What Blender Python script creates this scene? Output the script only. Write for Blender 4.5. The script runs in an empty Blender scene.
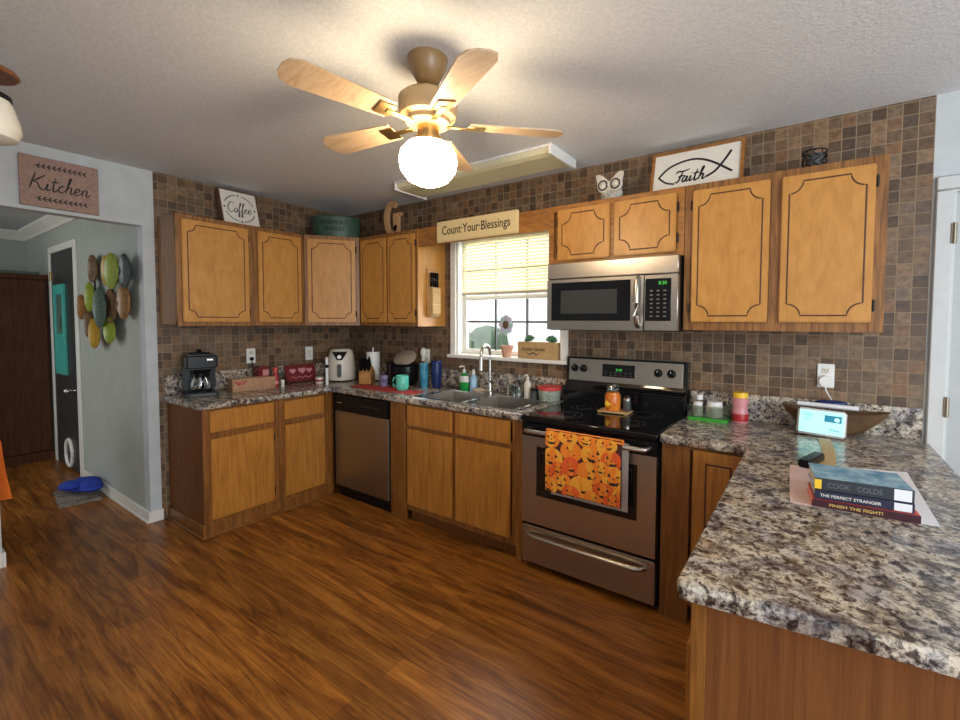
import bpy, bmesh, math, random
from mathutils import Matrix, Vector
random.seed(7)
PI = math.pi
SC = bpy.context.scene
COL = SC.collection

# ------------------------------------------------------------------ camera
cam_d = bpy.data.cameras.new('camera'); cam = bpy.data.objects.new('camera', cam_d); COL.objects.link(cam)
SC.camera = cam
YAW, PITCH, ROLL = 0.5913, -0.0419, 0.0046
fw = Vector((-math.sin(YAW), math.cos(YAW), 0)); rt = Vector((math.cos(YAW), math.sin(YAW), 0)); up = Vector((0, 0, 1))
f2 = fw*math.cos(PITCH)+up*math.sin(PITCH); u2 = up*math.cos(PITCH)-fw*math.sin(PITCH)
r3 = rt*math.cos(ROLL)+u2*math.sin(ROLL); u3 = u2*math.cos(ROLL)-rt*math.sin(ROLL)
M = Matrix((r3, u3, -f2)).transposed().to_4x4(); M.translation = Vector((3.9403, -2.835, 1.4673))
cam.matrix_world = M
cam_d.sensor_fit = 'HORIZONTAL'; cam_d.sensor_width = 36; cam_d.lens = 444.4/960*36
cam_d.shift_x = -0.03576; cam_d.shift_y = -0.0206; cam_d.clip_start = 0.05

# ------------------------------------------------------------------ world, lights, exposure
SC.view_settings.view_transform = 'Standard'; SC.view_settings.look = 'None'
SC.view_settings.gamma = 1; SC.view_settings.use_curve_mapping = False
SC.view_settings.exposure = 0.74
W = bpy.data.worlds.new('daylight'); SC.world = W; W.use_nodes = True
W.node_tree.nodes['Background'].inputs[0].default_value = (0.95, 0.965, 0.97, 1)
W.node_tree.nodes['Background'].inputs[1].default_value = 0.86
def area_light(name, loc, target, sx, sy, power, color):
    l = bpy.data.lights.new(name, 'AREA'); l.shape = 'RECTANGLE'; l.size = sx; l.size_y = sy; l.energy = power; l.color = color
    o = bpy.data.objects.new(name, l); COL.objects.link(o); o.location = loc
    o.rotation_euler = (Vector(target)-Vector(loc)).to_track_quat('-Z', 'Y').to_euler(); return o
KITCHEN_WINDOW = area_light('kitchen_window_daylight', (1.95, 0.40, 1.75), (2.3, -2.0, 0.7), 0.95, 0.9, 22, (0.95, 0.98, 1.0))
ASSUMED_HALL_DAY = area_light('assumed_hall_daylight', (-1.6, -3.3, 1.9), (-1.6, -1.6, 1.3), 1.2, 1.0, 2.5, (0.85, 1.0, 0.95))  # added area light to brighten the hall, standing for an assumed unseen window
ASSUMED_SIDE_DAY = area_light('assumed_side_daylight', (6.6, -3.2, 1.5), (3.6, -1.2, 1.3), 1.8, 2.0, 70, (0.80, 0.91, 1.0))  # added area light

# ------------------------------------------------------------------ materials
def new_mat(name):
    m = bpy.data.materials.new(name); m.use_nodes = True
    nt = m.node_tree; return m, nt, nt.nodes['Principled BSDF']
def plain(name, col, rough=0.5, metal=0.0, emit=None, es=0.0, trans=0.0, coat=0.0, spec=0.5):
    m, nt, b = new_mat(name)
    b.inputs['Base Color'].default_value = (*col, 1); b.inputs['Roughness'].default_value = rough
    b.inputs['Metallic'].default_value = metal; b.inputs['Transmission Weight'].default_value = trans
    b.inputs['Coat Weight'].default_value = coat; b.inputs['Specular IOR Level'].default_value = spec
    if emit: b.inputs['Emission Color'].default_value = (*emit, 1); b.inputs['Emission Strength'].default_value = es
    # a slight natural mottling of the surface colour
    if trans == 0 and not emit and metal < 0.5:
        n = nt.nodes.new('ShaderNodeTexNoise'); n.inputs['Scale'].default_value = 30; n.inputs['Detail'].default_value = 3
        tc = nt.nodes.new('ShaderNodeTexCoord'); nt.links.new(tc.outputs['Object'], n.inputs['Vector'])
        mx = nt.nodes.new('ShaderNodeMix'); mx.data_type = 'RGBA'
        mx.inputs[6].default_value = (*[c*0.92 for c in col], 1); mx.inputs[7].default_value = (*[min(1, c*1.08) for c in col], 1)
        nt.links.new(n.outputs['Fac'], mx.inputs[0]); nt.links.new(mx.outputs[2], b.inputs['Base Color'])
    return m
def ramp(nt, stops):
    r = nt.nodes.new('ShaderNodeValToRGB'); e = r.color_ramp.elements
    e[0].position, e[0].color = stops[0][0], (*stops[0][1], 1); e[1].position, e[1].color = stops[-1][0], (*stops[-1][1], 1)
    for p, c in stops[1:-1]:
        k = e.new(p); k.color = (*c, 1)
    return r
def coords(nt, scale, kind='Object', rot=(0, 0, 0)):
    tc = nt.nodes.new('ShaderNodeTexCoord'); mp = nt.nodes.new('ShaderNodeMapping')
    mp.inputs['Scale'].default_value = scale; mp.inputs['Rotation'].default_value = rot
    nt.links.new(tc.outputs[kind], mp.inputs['Vector']); return mp
def noise(nt, vec, scale, detail=4, rough=0.5, dist=0.0):
    n = nt.nodes.new('ShaderNodeTexNoise'); n.inputs['Scale'].default_value = scale; n.inputs['Detail'].default_value = detail
    n.inputs['Roughness'].default_value = rough; n.inputs['Distortion'].default_value = dist
    nt.links.new(vec.outputs[0], n.inputs['Vector']); return n
def mixc(nt, fac, a, b, mode='MIX'):
    mx = nt.nodes.new('ShaderNodeMix'); mx.data_type = 'RGBA'; mx.blend_type = mode
    for s, v in ((0, fac), (6, a), (7, b)):
        if hasattr(v, 'is_linked') or hasattr(v, 'links'): nt.links.new(v, mx.inputs[s])
        elif s == 0: mx.inputs[0].default_value = v
        else: mx.inputs[s].default_value = (*v, 1)
    return mx.outputs[2]
def bump(nt, b, h, strength=0.2, dist=0.01):
    bp = nt.nodes.new('ShaderNodeBump'); bp.inputs['Strength'].default_value = strength; bp.inputs['Distance'].default_value = dist
    nt.links.new(h, bp.inputs['Height']); nt.links.new(bp.outputs[0], b.inputs['Normal'])

def wood(name, dark, mid, light, scale=(14, 14, 1.2), rough=0.38, streak=0.5):
    m, nt, b = new_mat(name)
    v = coords(nt, scale); n = noise(nt, v, 3.0, 8, 0.6, 0.6)
    r = ramp(nt, [(0.3, dark), (0.5, mid), (0.72, light)]); nt.links.new(n.outputs['Fac'], r.inputs['Fac'])
    v2 = coords(nt, tuple(s*6 for s in scale[:2])+(scale[2]*1.5,)); n2 = noise(nt, v2, 3.0, 4, 0.6)
    r2 = ramp(nt, [(0.36, (1-streak, 1-streak, 1-streak)), (0.55, (1, 1, 1))]); nt.links.new(n2.outputs['Fac'], r2.inputs['Fac'])
    nt.links.new(mixc(nt, 1.0, r.outputs[0], r2.outputs[0], 'MULTIPLY'), b.inputs['Base Color'])
    b.inputs['Roughness'].default_value = rough; b.inputs['Specular IOR Level'].default_value = 0.5 if rough < 0.55 else 0.2
    bump(nt, b, n2.outputs['Fac'], 0.06, 0.004); return m
def mottled(name, a, b_, scale=20, rough=0.5, bmp=0.0, lo=0.35, hi=0.65, detail=5):
    m, nt, b = new_mat(name); v = coords(nt, (1, 1, 1)); n = noise(nt, v, scale, detail, 0.6)
    r = ramp(nt, [(lo, a), (hi, b_)]); nt.links.new(n.outputs['Fac'], r.inputs['Fac']); nt.links.new(r.outputs[0], b.inputs['Base Color'])
    b.inputs['Roughness'].default_value = rough
    if bmp: bump(nt, b, n.outputs['Fac'], bmp, 0.01)
    return m
def steel(name, col=(0.50, 0.47, 0.44), rough=0.30, scale=(2, 60, 60)):
    m, nt, b = new_mat(name); v = coords(nt, scale); n = noise(nt, v, 8, 3)
    r = ramp(nt, [(0.3, tuple(c*0.9 for c in col)), (0.7, tuple(min(1, c*1.08) for c in col))]); nt.links.new(n.outputs['Fac'], r.inputs['Fac'])
    nt.links.new(r.outputs[0], b.inputs['Base Color']); b.inputs['Metallic'].default_value = 1.0; b.inputs['Roughness'].default_value = rough
    b.inputs['Anisotropic'].default_value = 0.4; return m
def tiles(name, axis):
    m, nt, b = new_mat(name)
    tc = nt.nodes.new('ShaderNodeTexCoord'); sx = nt.nodes.new('ShaderNodeSeparateXYZ'); nt.links.new(tc.outputs['Object'], sx.inputs[0])
    cb = nt.nodes.new('ShaderNodeCombineXYZ'); nt.links.new(sx.outputs[axis], cb.inputs[0]); nt.links.new(sx.outputs[2], cb.inputs[1])
    pitch = 0.0585
    sc = nt.nodes.new('ShaderNodeVectorMath'); sc.operation = 'SCALE'; sc.inputs['Scale'].default_value = 1/pitch; nt.links.new(cb.outputs[0], sc.inputs[0])
    fl = nt.nodes.new('ShaderNodeVectorMath'); fl.operation = 'FLOOR'; nt.links.new(sc.outputs[0], fl.inputs[0])
    wn = nt.nodes.new('ShaderNodeTexWhiteNoise'); wn.noise_dimensions = '3D'; nt.links.new(fl.outputs[0], wn.inputs['Vector'])
    r = ramp(nt, [(0.0, (0.085, 0.058, 0.042)), (0.18, (0.125, 0.080, 0.050)), (0.36, (0.17, 0.118, 0.078)), (0.52, (0.235, 0.135, 0.075)),
                  (0.68, (0.19, 0.15, 0.115)), (0.84, (0.27, 0.18, 0.115)), (1.0, (0.105, 0.082, 0.068))])
    nt.links.new(wn.outputs['Value'], r.inputs['Fac'])
    nz = noise(nt, sc, 2.2, 6, 0.7); r2 = ramp(nt, [(0.32, (0.50, 0.49, 0.50)), (0.68, (1.38, 1.34, 1.28))]); nt.links.new(nz.outputs['Fac'], r2.inputs['Fac'])
    body = mixc(nt, 1.0, mixc(nt, 1.0, r.outputs[0], (0.84, 0.76, 0.65), 'MULTIPLY'), r2.outputs[0], 'MULTIPLY')
    fr = nt.nodes.new('ShaderNodeVectorMath'); fr.operation = 'FRACTION'; nt.links.new(sc.outputs[0], fr.inputs[0])
    s2 = nt.nodes.new('ShaderNodeSeparateXYZ'); nt.links.new(fr.outputs[0], s2.inputs[0])
    def edge(sock):
        a = nt.nodes.new('ShaderNodeMath'); a.operation = 'SUBTRACT'; nt.links.new(sock, a.inputs[0]); a.inputs[1].default_value = 0.5
        c = nt.nodes.new('ShaderNodeMath'); c.operation = 'ABSOLUTE'; nt.links.new(a.outputs[0], c.inputs[0]); return c.outputs[0]
    mxn = nt.nodes.new('ShaderNodeMath'); mxn.operation = 'MAXIMUM'; nt.links.new(edge(s2.outputs[0]), mxn.inputs[0]); nt.links.new(edge(s2.outputs[1]), mxn.inputs[1])
    mr = nt.nodes.new('ShaderNodeMapRange'); mr.inputs['From Min'].default_value = 0.455; mr.inputs['From Max'].default_value = 0.475
    nt.links.new(mxn.outputs[0], mr.inputs['Value'])
    nt.links.new(mixc(nt, mr.outputs[0], body, (0.27, 0.195, 0.12)), b.inputs['Base Color'])
    rr = nt.nodes.new('ShaderNodeMapRange'); rr.inputs['To Min'].default_value = 0.42; rr.inputs['To Max'].default_value = 0.8
    nt.links.new(mr.outputs[0], rr.inputs['Value']); nt.links.new(rr.outputs[0], b.inputs['Roughness'])
    inv = nt.nodes.new('ShaderNodeMath'); inv.operation = 'SUBTRACT'; inv.inputs[0].default_value = 1; nt.links.new(mr.outputs[0], inv.inputs[1])
    bump(nt, b, inv.outputs[0], 0.5, 0.003); return m
def granite(name):
    m, nt, b = new_mat(name); v = coords(nt, (1, 1, 1))
    n = noise(nt, v, 10, 6, 0.62, 0.35)
    r = ramp(nt, [(0.34, (0.30, 0.28, 0.29)), (0.43, (0.46, 0.42, 0.385)), (0.52, (0.65, 0.575, 0.455)), (0.60, (0.52, 0.43, 0.32)), (0.70, (0.42, 0.29, 0.19))])
    nt.links.new(n.outputs['Fac'], r.inputs['Fac'])
    def flecks(scale, lo, hi, col, det, ds):
        q = noise(nt, v, scale, det, 0.66, ds); rr = ramp(nt, [(lo, col), (hi, (1, 1, 1))]); nt.links.new(q.outputs['Fac'], rr.inputs['Fac']); return rr.outputs[0]
    body = mixc(nt, 1.0, r.outputs[0], flecks(15, 0.40, 0.54, (0.30, 0.27, 0.29), 7, 0.4), 'MULTIPLY')
    body = mixc(nt, 1.0, body, flecks(46, 0.41, 0.51, (0.13, 0.11, 0.125), 6, 0.5), 'MULTIPLY')
    nt.links.new(mixc(nt, 0.7, body, flecks(110, 0.40, 0.50, (0.25, 0.22, 0.22), 3, 0.0), 'MULTIPLY'), b.inputs['Base Color'])
    b.inputs['Roughness'].default_value = 0.22; return m
def floor_planks():
    m, nt, b = new_mat('floor_laminate'); v = coords(nt, (1, 1, 1))
    br = nt.nodes.new('ShaderNodeTexBrick'); br.offset = 0.37; br.offset_frequency = 2
    br.inputs['Scale'].default_value = 1; br.inputs['Brick Width'].default_value = 1.25; br.inputs['Row Height'].default_value = 0.128
    br.inputs['Mortar Size'].default_value = 0.0016; br.inputs['Color1'].default_value = (0.82, 0.82, 0.82, 1); br.inputs['Color2'].default_value = (1.15, 1.1, 1.05, 1)
    br.inputs['Mortar'].default_value = (0.6, 0.55, 0.5, 1); br.inputs['Bias'].default_value = 0.0
    nt.links.new(v.outputs[0], br.inputs['Vector'])
    v2 = coords(nt, (0.75, 7.5, 1)); n = noise(nt, v2, 2.2, 9, 0.66, 1.0)
    r = ramp(nt, [(0.28, (0.075, 0.022, 0.004)), (0.44, (0.225, 0.078, 0.013)), (0.56, (0.37, 0.142, 0.024)), (0.72, (0.52, 0.225, 0.045))])
    nt.links.new(n.outputs['Fac'], r.inputs['Fac'])
    v3 = coords(nt, (1.8, 50, 1)); n3 = noise(nt, v3, 2, 4, 0.6); r3_ = ramp(nt, [(0.35, (0.7, 0.66, 0.62)), (0.6, (1.05, 1.05, 1.05))]); nt.links.new(n3.outputs['Fac'], r3_.inputs['Fac'])
    c = mixc(nt, 1.0, r.outputs[0], br.outputs['Color'], 'MULTIPLY'); c = mixc(nt, 1.0, c, r3_.outputs[0], 'MULTIPLY')
    nt.links.new(c, b.inputs['Base Color'])
    b.inputs['Roughness'].default_value = 0.34; bump(nt, b, n3.outputs['Fac'], 0.12, 0.003); return m
def popcorn():
    m, nt, b = new_mat('ceiling_texture'); v = coords(nt, (1, 1, 1)); n = noise(nt, v, 75, 3, 0.6)
    r = ramp(nt, [(0.35, (0.66, 0.695, 0.72)), (0.65, (0.75, 0.785, 0.81))]); nt.links.new(n.outputs['Fac'], r.inputs['Fac'])
    nt.links.new(r.outputs[0], b.inputs['Base Color']); b.inputs['Roughness'].default_value = 0.95; bump(nt, b, n.outputs['Fac'], 0.28, 0.012); return m
def glass(name, col=(1, 1, 1), rough=0.0, mixf=0.85):
    m, nt, b = new_mat(name); out = nt.nodes['Material Output']
    tr = nt.nodes.new('ShaderNodeBsdfTransparent'); tr.inputs[0].default_value = (*col, 1)
    gl = nt.nodes.new('ShaderNodeBsdfGlossy'); gl.inputs['Roughness'].default_value = 0.05
    mx = nt.nodes.new('ShaderNodeMixShader'); mx.inputs[0].default_value = 1-mixf
    nt.links.new(tr.outputs[0], mx.inputs[1]); nt.links.new(gl.outputs[0], mx.inputs[2]); nt.links.new(mx.outputs[0], out.inputs['Surface']); return m
def translucent(name, col, w=0.5):
    m, nt, b = new_mat(name); out = nt.nodes['Material Output']; b.inputs['Base Color'].default_value = (*col, 1); b.inputs['Roughness'].default_value = 0.5
    t = nt.nodes.new('ShaderNodeBsdfTranslucent'); t.inputs[0].default_value = (*col, 1)
    mx = nt.nodes.new('ShaderNodeMixShader'); mx.inputs[0].default_value = w
    nt.links.new(b.outputs[0], mx.inputs[1]); nt.links.new(t.outputs[0], mx.inputs[2]); nt.links.new(mx.outputs[0], out.inputs['Surface']); return m

MT = dict(
    tile_x=tiles('mosaic_tile_back', 0), tile_y=tiles('mosaic_tile_left', 1), granite=granite('laminate_granite'), floor=floor_planks(), ceiling=popcorn(),
    drywall=mottled('pale_drywall', (0.47, 0.50, 0.51), (0.53, 0.56, 0.57), 8, 0.7), hallwall=mottled('hall_drywall', (0.36, 0.385, 0.345), (0.40, 0.425, 0.385), 6, 0.7),
    trim=plain('white_trim_paint', (0.76, 0.74, 0.68), 0.4), white=plain('white_plastic', (0.78, 0.77, 0.74), 0.35), cream=plain('cream_plastic', (0.70, 0.65, 0.55), 0.4),
    oak=wood('oak_door', (0.43, 0.187, 0.036), (0.51, 0.236, 0.049), (0.57, 0.280, 0.066), (7, 7, 2.2), streak=0.05), oakframe=wood('oak_frame', (0.13, 0.052, 0.014), (0.27, 0.112, 0.028), (0.39, 0.175, 0.044), streak=0.45),
    oakh=wood('oak_frame_horizontal', (0.22, 0.082, 0.017), (0.35, 0.138, 0.028), (0.45, 0.192, 0.042), (1.2, 14, 14), streak=0.3),
    oakfb=wood('oak_frame_base', (0.13, 0.046, 0.009), (0.225, 0.082, 0.015), (0.31, 0.125, 0.025), streak=0.35),
    oakbase=wood('oak_base_worn', (0.29, 0.105, 0.015), (0.40, 0.158, 0.023), (0.50, 0.215, 0.040), streak=0.16),
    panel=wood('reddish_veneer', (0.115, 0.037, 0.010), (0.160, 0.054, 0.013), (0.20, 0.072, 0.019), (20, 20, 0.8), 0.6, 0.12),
    groove=plain('routed_groove', (0.075, 0.022, 0.008), 0.6), darkwood=wood('wardrobe_wood', (0.045, 0.013, 0.004), (0.075, 0.024, 0.007), (0.11, 0.038, 0.011), rough=0.6, streak=0.2),
    steel=steel('brushed_steel', (0.50, 0.455, 0.40)), steelv=steel('brushed_steel_vertical', (0.37, 0.335, 0.27), 0.33, (60, 60, 2)), sinksteel=plain('sink_steel', (0.27, 0.245, 0.215), 0.30, 1.0), chrome=plain('chrome', (0.75, 0.74, 0.72), 0.12, 1.0), nickel=plain('brushed_nickel', (0.55, 0.53, 0.49), 0.25, 1.0),
    black=plain('black_plastic', (0.006, 0.006, 0.0065), 0.28, spec=0.18), blackgloss=plain('black_glass', (0.006, 0.006, 0.007), 0.06), ovenglass=plain('oven_glass', (0.012, 0.010, 0.009), 0.10),
    mwglass=mottled('microwave_window', (0.035, 0.036, 0.034), (0.05, 0.05, 0.047), 400, 0.18), darkgrey=plain('dark_grey', (0.06, 0.06, 0.06), 0.5), iron=plain('black_iron', (0.02, 0.018, 0.017), 0.5, 0.6),
    green_led=plain('green_display', (0.02, 0.1, 0.02), 0.4, emit=(0.06, 0.75, 0.08), es=0.5), brass=plain('brass', (0.50, 0.33, 0.13), 0.3, 1.0), fanbody=plain('cream_fan_body', (0.52, 0.35, 0.17), 0.35), canopy=plain('darker_canopy', (0.26, 0.155, 0.06), 0.35),
    globe=plain('lit_opal_globe', (1, 0.9, 0.7), 0.3, emit=(1.0, 0.76, 0.49), es=32.0), opal=plain('opal_glass_unlit', (0.78, 0.74, 0.64), 0.25), blade=wood('pale_fan_blade', (0.45, 0.30, 0.17), (0.56, 0.40, 0.25), (0.62, 0.46, 0.30), (2, 14, 14), 0.4, 0.1),
    blade2=wood('brown_fan_blade', (0.16, 0.055, 0.018), (0.22, 0.08, 0.028), (0.27, 0.11, 0.04), (2, 14, 14), 0.4, 0.1), diffuser=plain('yellowed_acrylic', (0.66, 0.62, 0.42), 0.35), glass=glass('clear_glass', (0.97, 0.98, 0.98)),
    glassy=glass('thin_glassware', (0.80, 0.84, 0.82), mixf=0.80), blind=translucent('cream_blind', (0.88, 0.83, 0.64), 0.36), paper=plain('paper_white', (0.74, 0.72, 0.74), 0.6), pinkpaper=mottled('pinkish_print', (0.62, 0.42, 0.38), (0.72, 0.55, 0.52), 12, 0.45),
    red=plain('red', (0.40, 0.018, 0.020), 0.35), darkred=plain('dark_red', (0.16, 0.012, 0.016), 0.35), pink=plain('pink', (0.62, 0.25, 0.27), 0.4), redmat=mottled('red_mat', (0.34, 0.02, 0.022), (0.46, 0.05, 0.045), 60, 0.8),
    teal=plain('teal_ceramic', (0.10, 0.52, 0.40), 0.25), tealframe=plain('teal_paint', (0.05, 0.38, 0.32), 0.5), bluet=mottled('blue_tumbler', (0.02, 0.13, 0.24), (0.06, 0.32, 0.45), 25, 0.25), navy=plain('navy', (0.010, 0.025, 0.11), 0.25),
    blue=mottled('blue_cloth', (0.010, 0.03, 0.28), (0.02, 0.06, 0.45), 30, 0.85), greensoap=plain('green_soap', (0.01, 0.30, 0.05), 0.15), mat=mottled('grey_beige_mat', (0.12, 0.10, 0.08), (0.34, 0.29, 0.23), 25, 0.9), lightblue=plain('light_blue', (0.35, 0.55, 0.75), 0.3), yellow=plain('yellow', (0.85, 0.52, 0.03), 0.35), gold=plain('gold_letter', (0.75, 0.48, 0.12), 0.4),
    green=plain('green_tray', (0.05, 0.40, 0.04), 0.3), bucket=mottled('green_bucket_enamel', (0.030, 0.070, 0.048), (0.048, 0.098, 0.068), 18, 0.45), kraft=wood('light_box_wood', (0.40, 0.24, 0.10), (0.50, 0.32, 0.14), (0.58, 0.39, 0.19), (1.5, 14, 14), 0.6, 0.1),
    crate=wood('reddish_crate_wood', (0.30, 0.14, 0.07), (0.40, 0.21, 0.11), (0.48, 0.28, 0.16), (14, 1.2, 14), 0.5, 0.2), pinkwood=wood('pinkish_plank', (0.29, 0.185, 0.145), (0.35, 0.23, 0.185), (0.40, 0.27, 0.225), (14, 1.0, 14), 0.7, 0.15), ink=plain('black_ink', (0.012, 0.011, 0.010), 0.6),
    signwhite=plain('sign_white', (0.74, 0.70, 0.62), 0.6), creamsign=plain('cream_sign', (0.72, 0.56, 0.28), 0.5), wickertan=mottled('tan_letter', (0.36, 0.20, 0.09), (0.52, 0.31, 0.15), 90, 0.8, 0.4), owl=mottled('distressed_white', (0.52, 0.47, 0.38), (0.72, 0.68, 0.58), 40, 0.7, 0.2), owlbody=mottled('grey_crackle', (0.22, 0.21, 0.19), (0.52, 0.50, 0.45), 60, 0.7, 0.3),
    orangecloth=plain('orange_cloth', (0.80, 0.16, 0.012), 0.85), pumpkin=plain('pumpkin_orange', (0.82, 0.22, 0.015), 0.85), pumpkin2=plain('pumpkin_yellow', (0.85, 0.36, 0.03), 0.85), pumpkin3=plain('pumpkin_red', (0.72, 0.10, 0.015), 0.85), maroon=plain('maroon_cloth', (0.06, 0.012, 0.012), 0.9), towelback=plain('towel_backing', (0.52, 0.42, 0.36), 0.9),
    orangeliquid=mottled('orange_candle', (0.55, 0.10, 0.01), (0.85, 0.30, 0.03), 40, 0.3), bowlwood=wood('dough_bowl_wood', (0.07, 0.035, 0.014), (0.12, 0.062, 0.026), (0.17, 0.09, 0.04), (1.5, 10, 10), 0.5, 0.2), woodtan=wood('tan_wood', (0.44, 0.26, 0.08), (0.54, 0.34, 0.12), (0.6, 0.4, 0.17), (10, 1, 10), 0.5, 0.1),
    knifeblock=wood('knife_block_wood', (0.36, 0.16, 0.045), (0.46, 0.22, 0.07), (0.54, 0.29, 0.1), rough=0.4, streak=0.1), terracotta=mottled('terracotta', (0.45, 0.22, 0.15), (0.58, 0.33, 0.24), 25, 0.8), leaf=mottled('leaf_green', (0.03, 0.11, 0.05), (0.06, 0.20, 0.09), 40, 0.6), petal=mottled('pastel_petal', (0.40, 0.46, 0.66), (0.70, 0.60, 0.70), 9, 0.5), petal2=plain('pastel_petal_green', (0.42, 0.62, 0.60), 0.5), brown=plain('brown', (0.12, 0.06, 0.03), 0.6),
    doorpaint=plain('door_paint', (0.42, 0.44, 0.44), 0.4), rtrim=plain('door_trim_paint', (0.55, 0.56, 0.55), 0.4), agedhinge=plain('aged_hinge', (0.30, 0.26, 0.2), 0.4, 0.8), hdoor=plain('black_door_paint', (0.030, 0.032, 0.030), 0.4), picture=mottled('dark_picture', (0.03, 0.07, 0.06), (0.12, 0.2, 0.16), 14, 0.4), screen=plain('lit_screen', (0.3, 0.8, 0.75), 0.2, emit=(0.52, 0.92, 0.86), es=0.42), screenpic=plain('screen_picture', (0.02, 0.2, 0.3), 0.2, emit=(0.012, 0.13, 0.20), es=0.45), screenlight=plain('screen_picture_light', (0.5, 0.8, 0.85), 0.2, emit=(0.35, 0.75, 0.85), es=0.4), tealink=plain('screen_teal_text', (0.05, 0.6, 0.5), 0.2, emit=(0.03, 0.40, 0.30), es=0.35),
    bookblue=mottled('blue_book_cover', (0.08, 0.25, 0.40), (0.36, 0.55, 0.66), 22, 0.25), bookspine=plain('charcoal_spine', (0.025, 0.03, 0.036), 0.3), spineink=plain('grey_spine_letter', (0.11, 0.12, 0.13), 0.4), bookgrey=plain('blue_black_cover', (0.02, 0.022, 0.05), 0.3), bookred=plain('red_cover', (0.70, 0.07, 0.045), 0.3), bookdark=plain('dark_maroon_spine', (0.05, 0.012, 0.02), 0.3), pages=plain('book_pages', (0.66, 0.60, 0.50), 0.8),
    lawn=mottled('lawn', (0.10, 0.16, 0.05), (0.2, 0.26, 0.10), 3, 0.95), siding=plain('pale_siding', (0.86, 0.86, 0.84), 0.7), bush=mottled('bush_leaf', (0.05, 0.12, 0.05), (0.12, 0.24, 0.12), 6, 0.8), spice=mottled('spice_label', (0.55, 0.50, 0.40), (0.75, 0.72, 0.65), 30, 0.5), clearplastic=glass('clear_plastic', (0.82, 0.86, 0.82), mixf=0.82), redlid=plain('red_lid', (0.62, 0.06, 0.05), 0.35), leafplastic=mottled('printed_tub', (0.20, 0.26, 0.20), (0.42, 0.45, 0.38), 45, 0.35),
    lidglass=plain('glass_lid_grey', (0.42, 0.36, 0.29), 0.18, 0.3), woodspoon=plain('sandy_cloth', (0.55, 0.45, 0.35), 0.9), glitter=mottled('purple_glass', (0.05, 0.06, 0.14), (0.30, 0.24, 0.40), 30, 0.2),
)
for nm, a, b_ in (('decor_green', (0.16, 0.22, 0.02), (0.32, 0.38, 0.04)), ('decor_yellow', (0.34, 0.20, 0.02), (0.50, 0.30, 0.03)), ('decor_brown', (0.06, 0.03, 0.015), (0.24, 0.13, 0.06)), ('decor_teal', (0.03, 0.07, 0.06), (0.12, 0.17, 0.14)), ('decor_rust', (0.16, 0.06, 0.015), (0.34, 0.17, 0.05)), ('decor_dark', (0.015, 0.022, 0.024), (0.06, 0.08, 0.085))):
    MT[nm] = mottled(nm, a, b_, 45, 0.25)

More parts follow.
